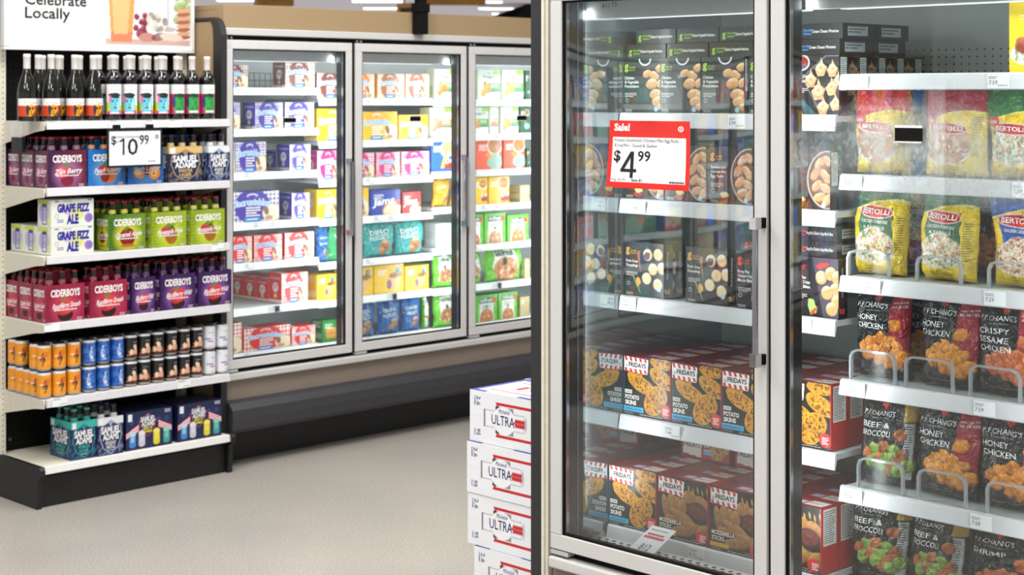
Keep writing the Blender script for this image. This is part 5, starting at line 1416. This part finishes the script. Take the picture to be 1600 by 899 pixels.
# ---------------- wine bottles
def cyl_patch(mb, r, z0, z1, half, P=None, col=None, n=18, off=.0006):
    """label wrapped on a bottle, centred on local -y"""
    def fn(u, v, o=0.0):
        th = -math.pi / 2 + (u - .5) * 2 * half
        rr = r + off + o
        return np.stack([rr * np.cos(th), rr * np.sin(th), z0 + v * (2 * half * r)], -1)
    if P is not None: mb.grid(lambda u, v: fn(u, v), P.nx, P.ny, col=P.C.reshape(-1, 3), a=P.a)
    else: mb.grid(lambda u, v: fn(u, v), n, 4, col=col, a=(z1 - z0) / (2 * half * r))
    return fn
def wine(kind):
    o = bpy.data.objects.new('wine_bottle', None); COL.objects.link(o)
    mb = MB()
    if kind == 'orange':
        pr = [(0, .003), (.036, 0), (.041, .006), (.042, .12), (.041, .135), (.036, .165), (.026, .195), (.0175, .22), (.0145, .245), (.0145, .296)]
        r = .042
    else:
        pr = [(0, .003), (.032, 0), (.037, .005), (.037, .185), (.035, .20), (.027, .214), (.018, .224), (.0145, .235), (.0145, .300)]
        r = .037
    mb.lathe(pr, 28, '#10140e' if kind == 'orange' else '#0b0b0d'); mb.build('bottle_glass', 'glassprint', o, smooth=True)
    top = pr[-1][1]
    mb = MB(); mb.lathe([(.0153, top - .062), (.0158, top - .06), (.0158, top - .012), (.0166, top - .011), (.0166, top + .002), (.014, top + .005), (0, top + .0055)], 20, '#e4e1dc')
    mb.build('foil_cap', 'card', o, smooth=True)
    half = 1.25; lw = 2 * half * r
    if kind == 'orange':
        lh = .080; z0 = .022; P = Paint(lw, lh, .0015, '#c8431f')
        a = P.a
        P.rect(0, 1, a * .60, a, '#f0eeea'); P.ell(.62, a * .30, .19, a * .36, '#e2a21c'); P.ell(.46, a * .34, .07, a * .3, '#2f2b30')
        P.ell(.56, a * .44, .05, a * .08, '#1c1618'); P.ell(.69, a * .44, .05, a * .08, '#1c1618'); P.ell(.62, a * .26, .025, a * .09, '#8a4a18'); P.rect(.55, .69, a * .09, a * .13, '#3a2418'); P.noise(24, '#a8641c', .6, .66, .5, 3, P.emask(.62, a * .3, .18, a * .34)[0])
        P.poly([(.62, 0), (.95, 0), (.8, a * .3)], '#3a1c20', .8); P.rect(.9, 1, 0, a * .6, '#3a2020')
        words = [T('19 Crimes', .66, a * .72, .045, '#3a3638', w=.36, bold=.02), D_(.36, a * .75, .03, '#d8b46a')]
    else:
        lh = .140; z0 = .028; P = Paint(lw, lh, .0015, '#f1f0ee'); a = P.a
        if kind == 'cyan':
            P.poly([(.0, 0), (1, 0), (1, a * .28), (.0, a * .42)], '#d8e02c'); P.poly([(.1, 0), (.9, 0), (.92, a * .14), (.08, a * .10)], '#e03c9a')
            P.ell(.5, a * .36, .30, a * .34, '#6cc8dc'); P.ell(.5, a * .62, .32, a * .10, '#1c2a34', 0, 1, .2); P.ell(.26, a * .5, .07, a * .14, '#e84a9c', 0, .8)
            for s in (-1, 1): P.ell(.5 + s * .12, a * .42, .06, a * .022, '#17303c'); P.ell(.5 + s * .12, a * .47, .08, a * .012, '#17303c')
            P.ell(.51, a * .32, .03, a * .06, '#3f96ae'); P.ell(.5, a * .215, .08, a * .025, '#5a1c3a'); P.ell(.68, a * .3, .08, a * .2, '#b8e8f0', 0, .7); P.rect(.25, .75, a * .02, a * .07, '#e8eaea')
        else:
            P.rect(0, 1, 0, a * .68, '#d81f6c'); P.ell(.55, a * .34, .36, a * .36, '#35a04c'); P.rect(.25, .86, a * .56, a * .68, '#123c28'); P.noise(9, '#1c6a34', .5, .7, .8, 4, P.emask(.55, a * .34, .34, a * .34)[0])
            P.ell(.25, a * .4, .08, a * .2, '#1f3f78'); P.rect(.35, .85, a * .03, a * .10, '#e8eaea')
        words = [T('19 Crimes', .5, a * .80, .045, '#3a3638', w=.5, bold=.02), D_(.62, a * .90, .03, '#d8b46a'), D_(.54, a * .90, .02, '#d8b46a')]
    mb = MB(); fn = cyl_patch(mb, r, z0, z0 + lh, half, P)
    for w_ in words: w_(mb, fn)
    mb.build('label', 'card', o, smooth=False)
    return o
WB = {}
def put_tree(key, mk, loc, rz, label, cat, group=None):
    if key not in WB:
        o = WB[key] = mk(); 
    else: o = copy_tree(WB[key])
    o.location = loc; o.rotation_euler = (0, 0, rz); return tag(o, label, cat, group)
zs = GZ[0] + .001
used = []
def wine_at(kind, px, row, lab, rz=.0):
    y = GY + .050 + row * .092
    x = XonY(px, y)
    for (qx, qy) in used:
        if abs(qy - y) < .03 and abs(qx - x) < .086: x = qx + .086
    used.append((x, y))
    put_tree('wine' + kind, lambda: wine(kind), (x, y, zs), rz, lab, 'bottle')
face = dict(orange='orange label wine bottle', cyan='cyan label wine bottle', green='green label wine bottle')
for row in range(2):
    rn = ['front row', 'second row'][row]
    lst = [('orange', [42, 80, 117, 146]), ('cyan', [177, 201, 227, 252]), ('green', [276, 300, 322])] if row == 0 else \
          [('orange', [68, 100, 133]), ('cyan', [160, 183, 208, 232]), ('green', [257, 284])]
    if row:
        lst = [('orange', [60, 92, 124]), ('cyan', [154, 180, 206, 231]), ('green', [256, 280])]
    for k, pxs in lst:
        for i, px in enumerate(pxs):
            wine_at(k, px, row, '%s, %s of them from left, %s of top shelf' % (face[k], ORD[i], rn), -.45 + [.2, -.15, .1, .25][i % 4] * .7)
for i, px in enumerate([66, 94, 122, 148, 172, 196, 220, 244]):
    k = 'orange' if i < 2 else 'cyan'
    wine_at(k, px, 2, 'wine bottle in the third row of the top shelf, %s from left' % ORD[i])

# ---------------- six packs of bottles
def cider_art(w, h, c1, c2, glow, fruit, word, name, res=.003, wood=True):
    a = h / w; P = Paint(w, h, res, c1)
    g = np.clip(P.x, 0, 1); P.bl(g, c2)
    P.bl((np.sin(P.y * 75 + 2 * vnoise(P.x * 6, P.y * 30, 2)) > .86) * .35, '#1a0a14' if wood else c1)
    P.ell(.5, a * .38, .34, a * .40, glow, soft=.22, al=.75)
    if fruit == 'apple':
        P.ell(.5, a * .18, .2, .16, '#2a1010'); P.ell(.45, a * .38, .20, .19, '#c02a38'); P.ell(.55, a * .40, .17, .17, '#d8404a'); P.ell(.42, a * .45, .06, .05, '#f4a0a0', 0, .8)
    elif fruit == 'berry':
        P.ell(.5, a * .2, .17, .16, '#7a1c34'); P.ell(.38, a * .42, .16, .14, '#d84a60'); P.ell(.34, a * .47, .05, .04, '#f4b0b4', 0, .8)
        for k in range(7): P.ell(.58 + .05 * (k % 3), a * .34 + .06 * (k // 3), .04, .04, ['#5a1c48', '#8a2c50'][k % 2])
    elif fruit == 'caramel':
        P.ell(.5, a * .36, .22, .22, '#7c1c10'); P.ell(.48, a * .40, .14, .13, '#a83018', 0, .8); P.ell(.5, a * .12, .2, .04, '#b86a20'); P.poly([(.52, .6), (.56, .6), (.60, a * .9), (.57, a * .9)], '#c8842c', .7)
    elif fruit == 'pine':
        P.ell(.56, a * .32, .18, .22, '#b8741c'); P.bl((np.sin((P.x + P.y) * 90) * np.sin((P.x - P.y) * 90) > .1) * P.emask(.56, a * .32, .18, .22)[0] * .8, '#5a3410'); P.ell(.40, a * .44, .13, .13, '#c8304a')
        for k in range(5): P.poly([(.50 + k * .02, a * .52), (.54 + k * .02, a * .52), (.44 + k * .07, a * .72)], '#2c5a20')
    elif fruit == 'peach':
        P.ell(.40, a * .42, .14, .14, '#b8304a'); P.ell(.55, a * .30, .2, .2, '#d8742c'); P.ell(.45, a * .26, .12, .15, '#8a2418')
    elif fruit == 'slices':
        P.ell(.55, a * .42, .14, .16, '#7a2430'); P.ell(.30, a * .28, .15, .10, '#f0942c', -.4); P.ell(.27, a * .31, .09, .05, '#fbd890', -.4); P.ell(.74, a * .30, .16, .16, '#f0942c'); P.ell(.73, a * .30, .09, .09, '#fbc870'); P.ell(.73, a * .30, .04, .04, '#8a3c18')
    P.ell(.46, a * .60, .09, .035, '#4f8a2c', .4)
    fs = [T('CIDERBOYS', .5, a * .68, a * .185, '#f3f0ee', w=.76, bold=.07), T(name, .52, a * .37, a * .135, '#f3f0ee', w=.72, bold=.04, shear=.35, rot=.06),
          S_(.2, a * .30, .62, 1, a * .045, '#f0e8ea', fill=.7), S_(.8, a * .06, .14, 2, a * .045, '#d8ccd0')]
    return P, fs
def sam_art(w, h, base, top, tcol, shield, name, res=.003):
    a = h / w; P = Paint(w, h, res, base); P.rect(0, 1, a * .80, a, top)
    P.noise(12, shield, .55, .62, .5, 3, (P.y < a * .45).astype(float))
    pts = [(.5, a * .02), (.2, a * .18), (.06, a * .5), (.10, a * .76), (.34, a * .84), (.5, a * .92), (.66, a * .84), (.90, a * .76), (.94, a * .5), (.8, a * .18)]
    P.poly(pts, shield); P.poly([(.5 + (x - .5) * .92, a * .48 + (y - a * .48) * .93) for x, y in pts], base)
    P.ell(.5, a * .84, .07, a * .08, shield); P.rect(.05, .2, a * .80, a * .96, '#f0f2f2')
    fs = [T('SAMUEL', .5, a * .57, a * .175, '#f2f4f5', w=.74, bold=.08), T('ADAMS', .5, a * .40, a * .165, '#f2f4f5', w=.62, bold=.08)]
    for i, s in enumerate(name): fs.append(T(s, .5, a * .275 - i * a * .11, a * .09, tcol, w=.42 - .06 * i, bold=.05))
    fs.append(S_(.38, a * .12, .25, 1, a * .03, '#e8eaec'))
    return P, fs
def beer_bottle(o, x, y, cap, neck, glass='#1d1009'):
    mb = MB(); mb.lathe([(.0285, .004), (.0295, .01), (.0295, .125), (.026, .150), (.017, .172), (.0135, .195), (.0125, .222)], 14, glass, x, y, cols=None)
    b = mb.build('bottle', 'glassprint', o, smooth=True)
    mb = MB(); mb.lathe([(.0180, .171), (.0152, .189)], 14, neck, x, y); mb.build('neck_label', 'card', b, smooth=True)
    mb = MB(); mb.lathe([(.0150, .219), (.0150, .223), (.0135, .2275), (0, .2285)], 14, cap, x, y); mb.build('cap', 'metalprint', b, smooth=True)
def six_pack(w, d, h, front, side, body, cap, neck, name):
    o = bpy.data.objects.new(name, None); COL.objects.link(o)
    mb = MB(); P, fs = front; fn = fn_box(w, d, h, 'f'); put(mb, P, fn)
    for f in fs: f(mb, fn)
    Ps, fss = side; fn = fn_box(w, d, h, 'l'); put(mb, Ps, fn)
    for f in fss: f(mb, fn)
    mb.box(-w / 2, w / 2, d / 2 - .002, d / 2, 0, h, body); mb.box(w / 2 - .0015, w / 2, -d / 2, d / 2, 0, h, body); mb.box(-w / 2 + .001, w / 2, -d / 2 + .001, d / 2, 0.0005, .002, body)
    mb.prism([(-w / 2, h), (w / 2, h), (w / 2 * .55, h + .045), (-w / 2 * .55, h + .045)], -.0012, .0012, axis='y', col=body)
    mb.build('carton', 'card', o)
    n = 3; long_x = w >= d
    for i in range(n):
        for j in (-1, 1):
            if long_x: x, y = (i - 1) * (w / 3 - .001), j * d * .245
            else: x, y = j * w * .245, (i - 1) * (d / 3 - .001)
            beer_bottle(o, x, y, cap, neck)
    return o
CI = dict(
    zen=('#34143e', '#6c1830', '#a8689a', 'berry', 'Zen Berry', '#a81c24', '#7c6478', 'purple and maroon berry cider six pack'),
    pch=('#1f72c0', '#1c62ac', '#6aa8dc', 'peach', 'Peach County', '#c8302c', '#c88a60', 'blue peach cider six pack'),
    psl=('#1c66b4', '#1c62ac', '#5a98d0', 'slices', 'Peach County', '#c8302c', '#c88a60', 'blue peach slice cider six pack'),
    car=('#3c6c1c', '#6a9424', '#e0d838', 'caramel', 'Caramel Apple', '#a81c18', '#c8c040', 'green caramel apple cider six pack'),
    pin=('#8ca41c', '#9cb424', '#c8d838', 'pine', 'Pineapple Hula', '#a81c18', '#c8c868', 'lime green pineapple cider six pack'),
    ras=('#8c1838', '#a41c44', '#c84060', 'apple', 'Raspberry Smash', '#a81c1c', '#9a4650', 'crimson raspberry cider six pack'),
    bla=('#341450', '#3c1858', '#9858a8', 'apple', 'Blackberry Wild', '#98181c', '#5e3a6c', 'deep purple blackberry cider six pack'))
def mk_cider(k, w=.192, d=.126, h=.168):
    c1, c2, gl, fr, nm, cap, neck, desc = CI[k]
    return six_pack(w, d, h, cider_art(w, h, c1, c2, gl, fr, '', nm), cider_art(d, h, c1, c2, gl, fr, '', nm, res=.004), c1, cap, neck, 'cider_six_pack')
def mk_sam(k, w, d, h=.172):
    base, top, tc, sh, nm = dict(win=('#16244e', '#d8b878', '#d8b878', '#a88c5c', ['WINTER', 'LAGER']), hol=('#16244e', '#e4e6ea', '#e8eaee', '#9aa8c4', ['HOLIDAY', 'WHITE ALE']),
                                 por=('#152450', '#3cb8ac', '#3cb8ac', '#2c8c98', ['PORCH', 'ROCKER']))[k]
    neck = dict(win='#d8bc84', hol='#e4e6ea', por='#3cb8ac')[k]
    return six_pack(w, d, h, sam_art(w, h, base, top, tc, sh, nm), sam_art(d, h, base, top, tc, sh, nm, .004), base, dict(win='#1c2c5a', hol='#1c2c5a', por='#3cb8ac')[k], neck, 'beer_six_pack')
def pack_at(key, mk, px0, row_y, z, w, d, label, cat='six pack', y0=None):
    yf = (GY + .014 if y0 is None else y0); x = XonY(px0, yf) + w / 2
    return put_tree(key, mk, (x, yf + d / 2 + row_y * (d + .003), z + .001), 0, label, cat)
PW, PD = .192, .126
def cider_row(spec, shelf_i, name):
    z = GZ[shelf_i]
    for (k, px, deep, nth) in spec:
        for j in range(deep):
            desc = CI[k][7]
            where = 'front row' if j == 0 else '%s row back' % ORD[j]
            pack_at('cider' + k, lambda: mk_cider(k), px, j, z, PW, PD, '%s, %s, %s, %s' % (desc, nth, where, name))
cider_row([('zen', 75, 3, 'left end'), ('pch', 138, 2, 'left of the price card'), ('psl', 200, 2, 'right under the price card')], 1, 'second shelf')
pack_at('samwin', lambda: mk_sam('win', .192, .126), 263, 0, GZ[1], .192, .126, 'navy and gold winter lager six pack at right on the second shelf')
pack_at('samwin', None, 263, 1, GZ[1], .192, .126, 'navy and gold lager six pack behind the one on second shelf')
pack_at('samhol0', lambda: mk_sam('hol', .128, .190), 325, 0, GZ[1], .128, .19, 'navy and white ale six pack at the right end of second shelf')
cider_row([('car', 171, 2, 'right of the white cartons'), ('pin', 237, 2, 'left one of two'), ('pin', 299, 2, 'right one of two')], 2, 'third shelf')
cider_row([('ras', 72, 3, 'left end one'), ('ras', 141, 1, 'second from left'), ('bla', 251, 2, 'middle one'), ('bla', 310, 2, 'right end')], 3, 'fourth shelf')
def mk_bla_side():
    c1, c2, gl, fr, nm, cap, neck, desc = CI['bla']
    return six_pack(.128, .190, .168, cider_art(.128, .168, c1, c2, gl, fr, '', nm), cider_art(.19, .168, c1, c2, gl, fr, '', nm, res=.004), c1, cap, neck, 'cider_six_pack')
pack_at('blaside', mk_bla_side, 206, 0, GZ[3], .128, .19, 'deep purple cider six pack turned end on, middle of fourth shelf')
# deck: two turned six packs and two summer cartons
def sam_ab():
    return mk_sam('por', .132, .19, .176)
o = pack_at('sampor', sam_ab, 111, 0, bz, .132, .19, 'teal and navy beer six pack on the bottom deck, left end', y0=GY + .03)
o.rotation_euler = (0, 0, -.0)
pack_at('samhol', lambda: mk_sam('hol', .134, .19, .176), 153, 0, bz, .134, .19, 'navy and white ale six pack on the bottom deck', y0=GY + .02)
def summer(w=.25, d=.20, h=.178):
    a = h / w; P = Paint(w, h, .0028, '#15224c')
    for k in range(4): P.ell([.12, .3, .70, .88][k], a * .72, .05, .05, '#27457c', 0, .8)
    for k in range(7):
        c = '#d8323c' if k % 2 == 0 else '#f0eef0'
        P.poly([(0, a * (.30 + k * .022)), (.28, a * (.46 + k * .03)), (.28, a * (.49 + k * .03)), (0, a * (.322 + k * .022))], c)
        P.poly([(.70, a * (.5 + k * .03)), (1, a * (.36 + k * .022)), (1, a * (.382 + k * .022)), (.70, a * (.53 + k * .03))], c)
    pts = [(.47, a * .30), (.34, a * .46), (.29, a * .74), (.47, a * .93), (.65, a * .74), (.60, a * .46)]
    P.poly(pts, '#d8323c'); P.poly([(.47 + (x - .47) * .93, a * .62 + (y - a * .62) * .95) for x, y in pts], '#15224c'); P.ell(.47, a * .84, .03, a * .06, '#5a9ad0')
    for x, c, c2 in ((.14, '#3c86c8', '#bcdcf0'), (.34, '#c8c4d4', '#e8e4ec'), (.66, '#ddd02c', '#f0e870'), (.88, '#3c9c94', '#8cd0c4')):
        P.rect(x - .07, x + .07, a * .10, a * .42, c); P.ell(x, a * .42, .07, .05, c2); P.ell(x, a * .10, .06, .03, c)
        P.rect(x - .04, x + .04, a * .2, a * .34, c2, .6)
    fs = [T('SAMUEL', .47, a * .71, a * .13, '#f2f4f5', w=.32, bold=.06), T('ADAMS', .47, a * .585, a * .12, '#f2f4f5', w=.28, bold=.06), T('BEERS OF', .47, a * .50, a * .07, '#e8dc3c', w=.2, bold=.06), T('SUMMER', .47, a * .41, a * .07, '#e8dc3c', w=.19, bold=.06),
          R_(.04, .13, a * .76, a * .95, '#eef0f2'), S_(.84, a * .93, .13, 2, a * .05, '#e8eaee')]
    L = Paint(d, h, .01, '#15224c')
    return carton(w, d, h, '#101c3e', dict(f=(P, fs), l=(L, []))).mesh('beer_carton', 'card')
sm = cached('summer', summer)
for i, px in enumerate((197, 278)):
    yf = GY + .028; place('beer_carton', sm, (XonY(px, yf) + .125, yf + .1, bz + .001), 0, 'navy summer beer carton with four cans printed, %s on the deck' % ['left one', 'right one'][i], 'carton')
# grape ale cartons
def grape(w=.214, d=.122, h=.124):
    a = h / w; P = Paint(w, h, .0026, '#e4e8dc')
    P.ell(.62, a * .52, .16, .16, '#d8dc5c', 0, .8); P.ell(.88, a * .30, .10, .10, '#9a80c8'); P.ell(.90, a * .30, .07, .07, '#7c60b4', 0, .5); P.ell(.38, a * .62, .1, .1, '#b4a0d8', 0, .7)
    fs = [G_(.13, a * .40, .045, .033, '#b0a0d8'), T('GRAPE FIZZ', .52, a * .55, a * .28, '#2a2a9c', w=.76, bold=.12), T('ALE', .50, a * .12, a * .32, '#2a2a9c', w=.28, bold=.12), S_(.14, a * .24, .15, 2, .04, '#6a6ab0'), S_(.08, a * .92, .1, 1, .05, '#3a3a9c'), S_(.28, a * .92, .2, 1, .04, '#9a9ab0'), S_(.86, a * .94, .1, 1, .05, '#3a3a9c')]
    L = Paint(d, h, .0028, '#e4e8dc'); al = h / d
    L.poly([(0, al * .82), (.8, al * .84), (.75, al), (.05, al)], '#d0d850'); L.ell(.30, al * .5, .22, .3, '#c0b0dc'); L.ell(.8, al * .35, .12, .3, '#d4dc60', 0, .7); L.ell(.72, al * .55, .15, .22, '#c0b0dc', 0, .7)
    L.rect(.32, .68, al * .08, al * .80, '#5c5ca4'); L.rect(.38, .62, al * .12, al * .74, '#dcdce8'); L.rect(.38, .62, al * .34, al * .5, '#b8b8d4', .6); L.ell(.5, al * .80, .18, .06, '#3c3c70')
    return carton(w, d, h, '#dde0d2', dict(f=(P, fs), l=(L, [S_(.40, al * .7, .2, 6, al * .09, '#7c7cb4')]))).mesh('ale_carton', 'card')
gr = cached('grape', grape)
yf = GY + .016
for j in range(3): place('ale_carton', gr, (XonY(80, yf) + .107, yf + .061 + j * .125, GZ[2] + .001), 0, 'pale grape ale carton, lower layer, %s' % ['front one', 'second row back', 'rear one'][j], 'carton')
place('ale_carton', gr, (XonY(80, yf) + .107, yf + .061, GZ[2] + .126), 0, 'pale grape ale carton stacked on top of the lower ones', 'carton')

# ---------------- beer cans, two layers
def can(kind):
    o = bpy.data.objects.new('beer_can', None); COL.objects.link(o)
    base = dict(org='#e8921c', blu='#1c4c9c', blk='#141214', wht='#e4e6ea')[kind]
    r, h = .0325, .120
    mb = MB(); half = math.pi * .995; w = 2 * half * r
    P = Paint(w, .095, .0026, base); a = P.a
    for rep in range(2):
        cx = .5 if rep == 0 else .0
        if kind == 'org':
            P.noise(7, '#f0a83c', .5, .7, .6, 3); P.poly([(cx - .06, a * .45), (cx, a * .8), (cx + .06, a * .45), (cx, a * .12)], '#2c2a18'); P.ell(cx + .03, a * .62, .10, .035, '#d8582c', .3, .8); P.ell(cx - .08, a * .55, .05, .02, '#f0d0a0')
        elif kind == 'blu':
            P.noise(14, '#2f74c8', .5, .58, .8, 5); P.ell(cx + .02, a * .42, .05, .08, '#e0e6f0', 0, 1, .3); P.poly([(cx - .02, a * .5), (cx + .06, a * .5), (cx + .03, a * .85)], '#dfe8f4'); P.rect(cx - .02, cx + .10, a * .1, a * .22, '#bcd0ec', .9)
        elif kind == 'blk':
            P.ell(cx + .02, a * .22, .15, .10, '#a0604c', 0, 1, .35, 3); P.ell(cx - .05, a * .28, .05, .06, '#e8c8a8', 0, 1, .3); P.ell(cx + .05, a * .52, .045, .09, '#ecc8ac', .3, 1, .25); P.ell(cx + .06, a * .3, .07, .06, '#dca888', 0, 1, .3); P.ell(cx, a * .08, .14, .04, '#4a1c14')
        else:
            P.noise(6, '#ccd0e0', .58, .62, .7, 4); P.rect(cx - .10, cx + .06, a * .42, a * .50, '#4a74c0', .9); P.rect(cx - .02, cx + .12, a * .30, a * .37, '#c83c4c', .9)
    def fn(u, v, o_=0.0):
        th = -math.pi / 2 + (u - .5) * 2 * math.pi
        return np.stack([(r + o_) * np.cos(th), (r + o_) * np.sin(th), .011 + v * w], -1)
    mb.grid(lambda u, v: fn(u, v), P.nx, P.ny, col=P.C.reshape(-1, 3), a=P.a)
    mb.lathe([(.0, .003), (.024, .0), (.0262, .002), (.0325, .011)], 24, '#b8b8bc')
    for i in (0, .5):
        smalltext(mb, fn, i + .0, .36, .12, 1, .02, '#3a2a20' if kind in ('org', 'wht') else '#d0d0d4')
    mb.build('can_body', 'metalprint', o, smooth=True)
    mb = MB(); mb.lathe([(.0325, .106), (.0315, .109), (.0268, .1165), (.0272, .119), (.0262, .1205), (.0245, .1165), (0, .116)], 24, '#c9cacd')
    mb.lathe([(.0272, .1165), (.0285, .117), (.0285, .121), (.020, .1215), (.0, .1213)], 20, '#151517') if kind != 'x' else None
    mb.build('can_lid', 'metalprint', o, smooth=True)
    return o
CN = dict(org='orange can with dark emblem', blu='bright blue beer can', blk='black can with pale picture', wht='white can with red lettering')
zs = GZ[4] + .001
yc0 = GY + .052
run = [('org', 72), ('org', 95), ('org', 118), ('blu', 142), ('blu', 164), ('blu', 186), ('blk', 207), ('blk', 228), ('blk', 249), ('blk', 270), ('blk', 290), ('blk', 310), ('wht', 330), ('wht', 350)]
cnt = {}
xprev = -9
for i, (k, px) in enumerate(run):
    cnt[k] = cnt.get(k, 0) + 1
    x = max(XonY(px, yc0 - .02) + .0, xprev + .0665); xprev = x
    for lay in range(2):
        for row in range(2 if i > 0 else 5):
            if lay == 1 and i == 0 and row == 2: continue
            yy = yc0 + row * .0665
            lab = '%s, %s from left, %s layer, %s' % (CN[k], ORD[cnt[k] - 1], ['lower', 'upper'][lay], 'front row' if row == 0 else ORD[row] + ' row back')
            put_tree('can' + k, lambda: can(k), (x, yy, zs + lay * .1225), -.45 + [.15, -.2, .2, .4][(i * 3 + row + lay) % 4], lab, 'can')

# ---------------- stacked beer cases beside the near freezer
def beer_case(w=.40, d=.265, h=.1715):
    a = h / w; P = Paint(w, h, .0024, '#eceef2')
    for m in (0, 1):
        f = (lambda y: a * y) if m else (lambda y: a * (1 - y))
        P.poly([(.31, f(.84)), (1, f(.84)), (1, f(.78)), (.345, f(.78))], '#c8141c'); P.poly([(.31, f(.84)), (.345, f(.78)), (.375, f(.66)), (.352, f(.66))], '#c8141c')
    for y0 in (.24, .56): P.rect(.31, .52, a * y0, a * (y0 + .20), '#1c2c6c'); P.rect(.31, .345, a * y0, a * (y0 + .2), '#14161c'); P.rect(.46, .52, a * y0, a * (y0 + .2), '#8a8e98')
    P.rect(.17, .645, a * .33, a * .67, '#b4b8c2'); P.rect(.178, .638, a * .35, a * .65, '#eff0f4'); P.rect(.17, .188, a * .33, a * .67, '#70747c'); P.ell(.41, a * .5, .135, a * .27, '#f2f3f6'); P.rect(.54, .655, a * .42, a * .58, '#c81c24'); P.poly([(.52, a * .5), (.56, a * .585), (.56, a * .415)], '#c81c24')
    P.ell(.665, a * .5, .012, a * .15, '#b4b8c0'); P.rect(0, 1, a * .498, a * .503, '#c8ccd4')
    fs = [T('ULTRA', .40, a * .41, a * .19, '#1c2c6c', w=.27, bold=.01), T('Michelob', .41, a * .64, a * .08, '#3c4c8c', w=.13, shear=.3, bold=0),
          T('2.6', .085, a * .90, .045, '#1c2c6c', w=.08, rot=-1.5708, al='l', bold=.01), T('CARBS', .055, a * .90, .018, '#1c2c6c', w=.08, rot=-1.5708, al='l'), T('95', .085, a * .26, .045, '#1c2c6c', w=.055, rot=-1.5708, al='l', bold=.01), T('CALS', .055, a * .26, .018, '#1c2c6c', w=.055, rot=-1.5708, al='l')]
    fs2 = []
    def top(mb, fn):
        b = d / w
        patch(mb, fn, 0, .18, b - .06, b, '#2c48a8', .0003); patch(mb, fn, 0, .18, 0, .05, '#2c48a8', .0003)
        patch(mb, fn, 0, .05, 0, b, '#2c48a8', .0003)
        patch(mb, fn, .55, 1, 0, .05, '#2c48a8', .0003); patch(mb, fn, .12, .8, .12, .14, '#d8342c', .0004); patch(mb, fn, .12, .8, b - .16, b - .14, '#d8342c', .0004); patch(mb, fn, .28, .34, .25, .40, '#d8342c', .0004)
        text(mb, 'ULTRA', fn, .6, .28, .09, '#8c96c0', w=.4, off=.0005)
    return carton(w, d, h, '#e8eaef', dict(f=(P, fs), t=(None, [top]))).mesh('beer_case', 'card')
bc = cached('case', beer_case)
cx = 3.755
for j in range(5):
    sh = [.03, -.030, .006, .006, -.002][j]
    place('beer_case', bc, (cx + .1325 + [0, .0, .004, .0, .006][j], 4.018 - .2 + sh, .002 + j * .1735 - .04 * 0), RROT, 'white, blue and red beer case, %s of the stack by the near freezer' % ['bottom one', 'second from bottom', 'middle one', 'second from top', 'topmost'][j], 'case')
place('beer_case', bc, (cx + .1325 + .28, 4.018 - .19, .002 + 4 * .1735), RROT, 'white beer case of the rear stack, touching the front stack', 'case')
for j in range(4): place('beer_case', bc, (cx + .1325 + .28, 4.018 - .2, .002 + j * .1735), RROT, 'beer case in the rear stack hidden low, level %s' % ORD[j], 'case')

_seen = {}
for o in COL.objects:
    if o.parent is None and 'label' in o:
        n_ = len(o['label'].split())
        if n_ > 16 or n_ < 4: print('LABELLEN', n_, o['label'])
        if o['label'] in _seen and 'group' not in o: print('DUPLABEL', o['label'])
        _seen[o['label']] = 1
for k in list(bpy.data.meshes):
    if k.users == 0: bpy.data.meshes.remove(k)
